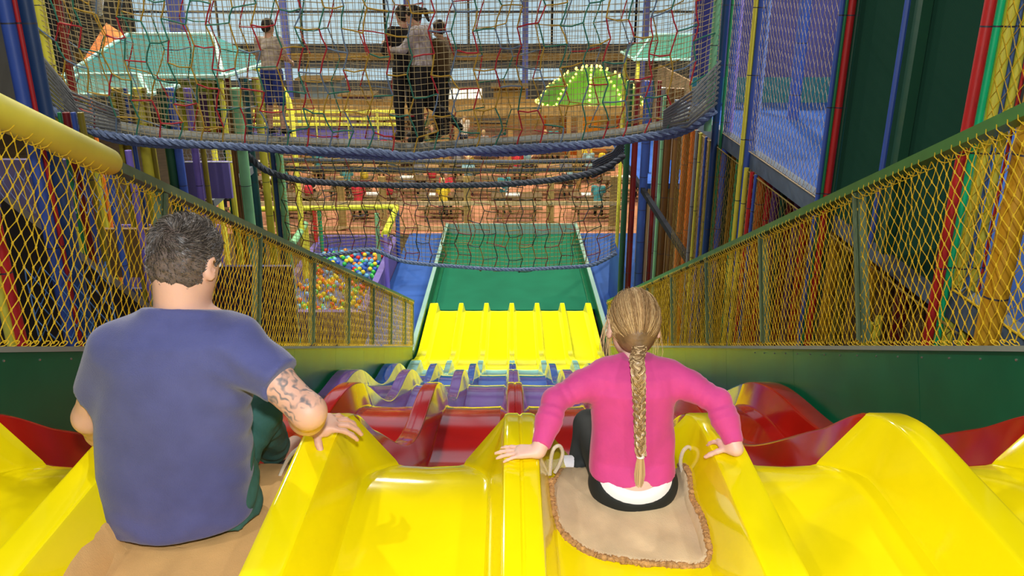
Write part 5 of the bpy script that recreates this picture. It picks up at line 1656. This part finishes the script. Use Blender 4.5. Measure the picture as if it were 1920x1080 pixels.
rail('pale pine rail with thick posts at the front of the cafe', YR, U(450, 392, YR).x, U(1165, 392, YR).x, 0, 1.75, M_wood, [U(px, 392, YR).x for px in (470, 640, 718, 876, 1032, 1150)])
rail('second pine rail deeper in the cafe', 35.0, -12, 9, 8, 1.6, M_wood)
for i, (Y, z, lab) in enumerate(((31.0, 3.0, 'front pine beam over the cafe'), (37.0, 2.15, 'middle pine beam over the cafe'), (43.0, 1.75, 'rear pine beam over the cafe'))):
    t = thing('pergola_beam', lab + ' carried on square posts', 'beam', (-1, Y, 0))
    mb = MB(); mb.box((-1, Y, z), (24, .16, .34)); mb.build('beam', M_wood, t, smooth=False)
    for x in (-12.5, -7.6, -2.4, 2.6, 7.4, 10.5):
        mb = MB(); mb.box((x, Y, (z - .15) / 2), (.18, .14, z - .15)); mb.build('post', M_wood, t, smooth=False)
room('trim_6', (-1, 46.5, .55), (26, .1, 1.1), M_wood)
# a table with two benches, then copies
def make_table():
    t = thing('picnic_table', '', 'table', (0, 0, 0))
    mb = MB()
    for k_ in range(4): mb.box((0, -.27 + .18 * k_, .74), (1.7, .17, .04))
    mb.build('table_top', M_dwood, t, smooth=False)
    for s_ in (-1, 1):
        mb = MB()
        mb.box((0, s_ * .62 - .07, .44), (1.7, .13, .04)); mb.box((0, s_ * .62 + .07, .44), (1.7, .13, .04)); mb.build('bench', M_dwood, t, smooth=False)
        mb = MB()
        mb.beam((s_ * .62, -.62, .02), (s_ * .62, -.1, .72), .05, .09); mb.beam((s_ * .62, .62, .02), (s_ * .62, .1, .72), .05, .09); mb.box((s_ * .62, 0, .40), (.05, 1.44, .09))
        mb.build('leg_frame', M_dwood, t, smooth=False)
    return t
ordn = ['first', 'second', 'third', 'fourth', 'fifth', 'sixth', 'seventh', 'eighth']
tb = make_table(); first = True; tabs = []
for r_, Y in enumerate((27.0, 29.6, 32.6, 36.6, 40.0, 43.8)):
    n_ = 8
    for i in range(n_):
        x = -9.6 + i * 2.5 + (r_ % 2) * 1.1 + rb_.uniform(-.2, .2)
        if Y > 37 and abs(x - U(1108, 165, 40.0).x) < 4.2: continue
        if first: tb.location = (x, Y, .03); o = tb; first = False
        else: o = copy_tree(tb, (x, Y, .03))
        o['label'] = 'dark cafe table, %s row from the front, %s from the left' % (ordn[r_], ordn[i])
        o['group'] = 'dark cafe tables'
        tabs.append((x, Y, r_, i))
# seated visitors
SIT = dict(head=(0, .08, .90), neck=(0, .04, .76), shL=(-.17, .03, .70), shR=(.17, .03, .70), chest=(0, .02, .52), pelvis=(0, 0, .24), elL=(-.22, .12, .44), elR=(.22, .12, .44),
           wrL=(-.10, .36, .42), wrR=(.10, .36, .42), hipL=(-.09, .02, .16), hipR=(.09, .02, .16), knL=(-.11, .44, .12), knR=(.11, .44, .12), anL=(-.11, .42, -.32), anR=(.11, .42, -.32),
           toeL=(-.11, .56, -.37), toeR=(.11, .56, -.37), sleeve=.6)
sit = figure('', (0, 0, -50), 1.68, 0, SIT, dict(skin=M_skin, top=c_wh, bottom=c_dn, shoe=c_bk, hair=K_hair), res=.022)
tops = [('white', c_wh), ('red', c_rd), ('teal', c_te), ('pink', c_pk), ('light blue', c_lb), ('olive', c_ol), ('black', c_bk), ('yellow', c_ye), ('grey', c_gr)]
first = True; n_p = 0
for (x, Y, r_, i) in tabs:
    if Y > 41: continue
    for q in range(2):
        if rb_.random() < .30: continue
        s_ = -1 if q == 0 else 1
        xx = x + rb_.choice((-.42, .0, .42)) * (1 if q else -1); yy = Y + s_ * .64
        cn_, cm = rb_.choice(tops)
        mats_ = dict(top=cm, hair=rb_.choice((K_hair, Kb_hair, M_ghair2)), trousers=rb_.choice((c_dn, c_bk, c_gr)))
        lab = 'visitor in %s at the %s side of the %s table, %s cafe row' % (cn_, 'near' if s_ < 0 else 'far', ordn[i], ordn[r_])
        rz = rb_.uniform(-.3, .3) + (0 if s_ < 0 else PI)
        if first:
            sit.location = (xx, yy, .49); sit.rotation_euler = (0, 0, rz); sit['label'] = lab; first = False; o = sit
            for ch in sit.children:
                key = ch.name.split('.')[0]
                if key in mats_:
                    ch.material_slots[0].link = 'OBJECT'; ch.material_slots[0].material = mats_[key]
        else:
            o = copy_tree(sit, (xx, yy, .49), lab, mats_, rz)
        o['group'] = 'visitors seated in the cafe'
        n_p += 1
# trays, boxes and bags on the tables
mb = MB(); mb.box((0, 0, .008), (.46, .32, .016)); mb.box((0, .155, .02), (.46, .012, .03)); mb.box((0, -.155, .02), (.46, .012, .03)); mb.box((.225, 0, .02), (.012, .32, .03)); mb.box((-.225, 0, .02), (.012, .32, .03))
M_trayw = mat('white_tray', (.8, .82, .82), .4)
tr0 = mb.build('serving_tray', M_trayw, None, smooth=False); fst = True
mb = MB(); mb.lathe((0, 0, 0), [(.11, 0), (.15, .05), (.15, .22), (.11, .30), (.05, .32)], 12)
bg0 = mb.build('bag', c_rd, None); fb = True
for (x, Y, r_, i) in tabs:
    if r_ > 3: continue
    if rb_.random() < .8:
        o = tr0 if fst else tr0.copy()
        if not fst: C.objects.link(o)
        fst = False
        o.location = (x + rb_.uniform(-.45, .0), Y + rb_.uniform(-.12, .12), .795)
        tag(o, 'white serving tray on the %s table from the left in the %s cafe row' % (ordn[i], ordn[r_]), 'tray', 'white trays on cafe tables')
    if rb_.random() < .45:
        cn_, cm = rb_.choice([('red', c_rd), ('yellow', c_ye), ('pink', c_pk), ('light blue', c_lb)])
        o = bg0 if fb else bg0.copy()
        if not fb: C.objects.link(o)
        fb = False
        o.material_slots[0].link = 'OBJECT'; o.material_slots[0].material = cm
        o.location = (x + rb_.uniform(.35, .6), Y + rb_.uniform(-.1, .1), .795)
        tag(o, '%s bag on the %s table from the left in the %s cafe row' % (cn_, ordn[i], ordn[r_]), 'bag', 'bags on cafe tables')
# ---------------------------------------------------------------- lit green canopy ride
YQ = 40.0
c0 = U(1108, 165, YQ); rx = (U(1205, 165, YQ).x - U(1003, 165, YQ).x) / 2
M_gride = mat('green_ride_canopy', (.10, .36, .02), .5); M_bulb = mat('yellow_ride_bulb', (1, .9, .3), .4, emit=(1.0, .88, .12), estr=4.0)
M_owalls = mat('orange_lit_booth', (.8, .28, .02), .5, emit=(1, .35, .02), estr=.25)
ride = thing('carousel', 'round ride with a glowing green canopy edged in yellow bulbs', 'ride', (c0.x, YQ, 0))
zlow = U(1095, 192, YQ).z; zhi = U(1095, 126, YQ).z
mb = MB(); mb.lathe((c0.x, YQ, 0), [(rx, zlow), (rx * 1.0, zlow + .12), (rx * .82, zlow + .75), (rx * .45, zhi - .3), (.15, zhi)], 24); mb.build('canopy', M_gride, ride)
mb = MB(); mb.tube([(c0.x, YQ, 0), (c0.x, YQ, zlow)], .5, 16); mb.build('centre_column', M_owalls, ride)
mb = MB(); mb.lathe((c0.x, YQ, 0), [(rx * .9, .03), (rx * .9, .25)], 24); mb.build('platform', foam('orange'), ride)
def bulbs(pts, name):
    mb = MB()
    for p in pts: mb.ball(p, .055, 6)
    o = mb.build(name, M_bulb, ride); o['kind'] = 'stuff'
for k_ in range(10):
    a_ = 2 * PI * k_ / 10 + .2
    pts = []
    for r_, z_ in ((1.0, .12), (.94, .36), (.88, .58), (.82, .77), (.72, .95), (.62, 1.12), (.54, 1.28), (.46, 1.42), (.30, 1.6), (.16, 1.72)):
        pts.append((c0.x + math.cos(a_) * rx * r_, YQ + math.sin(a_) * rx * r_, min(zhi + .03, zlow + z_ * (zhi - zlow) / 1.72) + .05))
    bulbs(pts, 'bulb_string')
for k_ in range(6):
    a_ = 2 * PI * k_ / 6
    mb = MB(); mb.tube([(c0.x + math.cos(a_) * rx * .85, YQ + math.sin(a_) * rx * .85, .2), (c0.x + math.cos(a_) * rx * .85, YQ + math.sin(a_) * rx * .85, zlow + .05)], .06, 8); mb.build('post', foam('orange'), ride)
rim_p = [(c0.x + math.cos(2 * PI * q / 40) * rx * 1.02, YQ + math.sin(2 * PI * q / 40) * rx * 1.02, zlow + .06) for q in range(40)]
bulbs(rim_p, 'rim_bulbs')
# low stalls at the far side
for i, (p0, p1, q0, q1, c, lab) in enumerate(((640, 180, 700, 215, (.35, .30, .5), 'lilac stall at the back of the hall left of the bright doors'), (720, 190, 765, 215, (.8, .6, .05), 'yellow stall beside the bright glass doors'),
                                   (925, 165, 985, 215, (.45, .28, .06), 'brown timber stall left of the green canopy ride'), (560, 150, 640, 175, (.25, .35, .45), 'grey blue stall far behind the boy'))):
    Y = 46 + i * .8
    t = thing('stall', lab, 'stall', U(p0, q1, Y))
    a, b = U(p0, p1, Y), U(q0, q1, Y)
    mb = MB(); mb.box(((a.x + b.x) / 2, Y + .8, a.z / 2 ), (b.x - a.x, 1.4, a.z)); mb.build('booth', mat('stall_paint_%d' % i, c, .6), t, smooth=False)
    mb = MB(); mb.box(((a.x + b.x) / 2, Y + .6, a.z + .06), (b.x - a.x + .3, 1.9, .1)); mb.build('roof', M_wood, t, smooth=False)
    mb = MB(); mb.box(((a.x + b.x) / 2, Y + .02, 1.0), (b.x - a.x, .3, .06)); mb.build('counter', M_wood2, t, smooth=False)
for _o in C.objects:
    if '_o' in _o:
        del _o['_o']
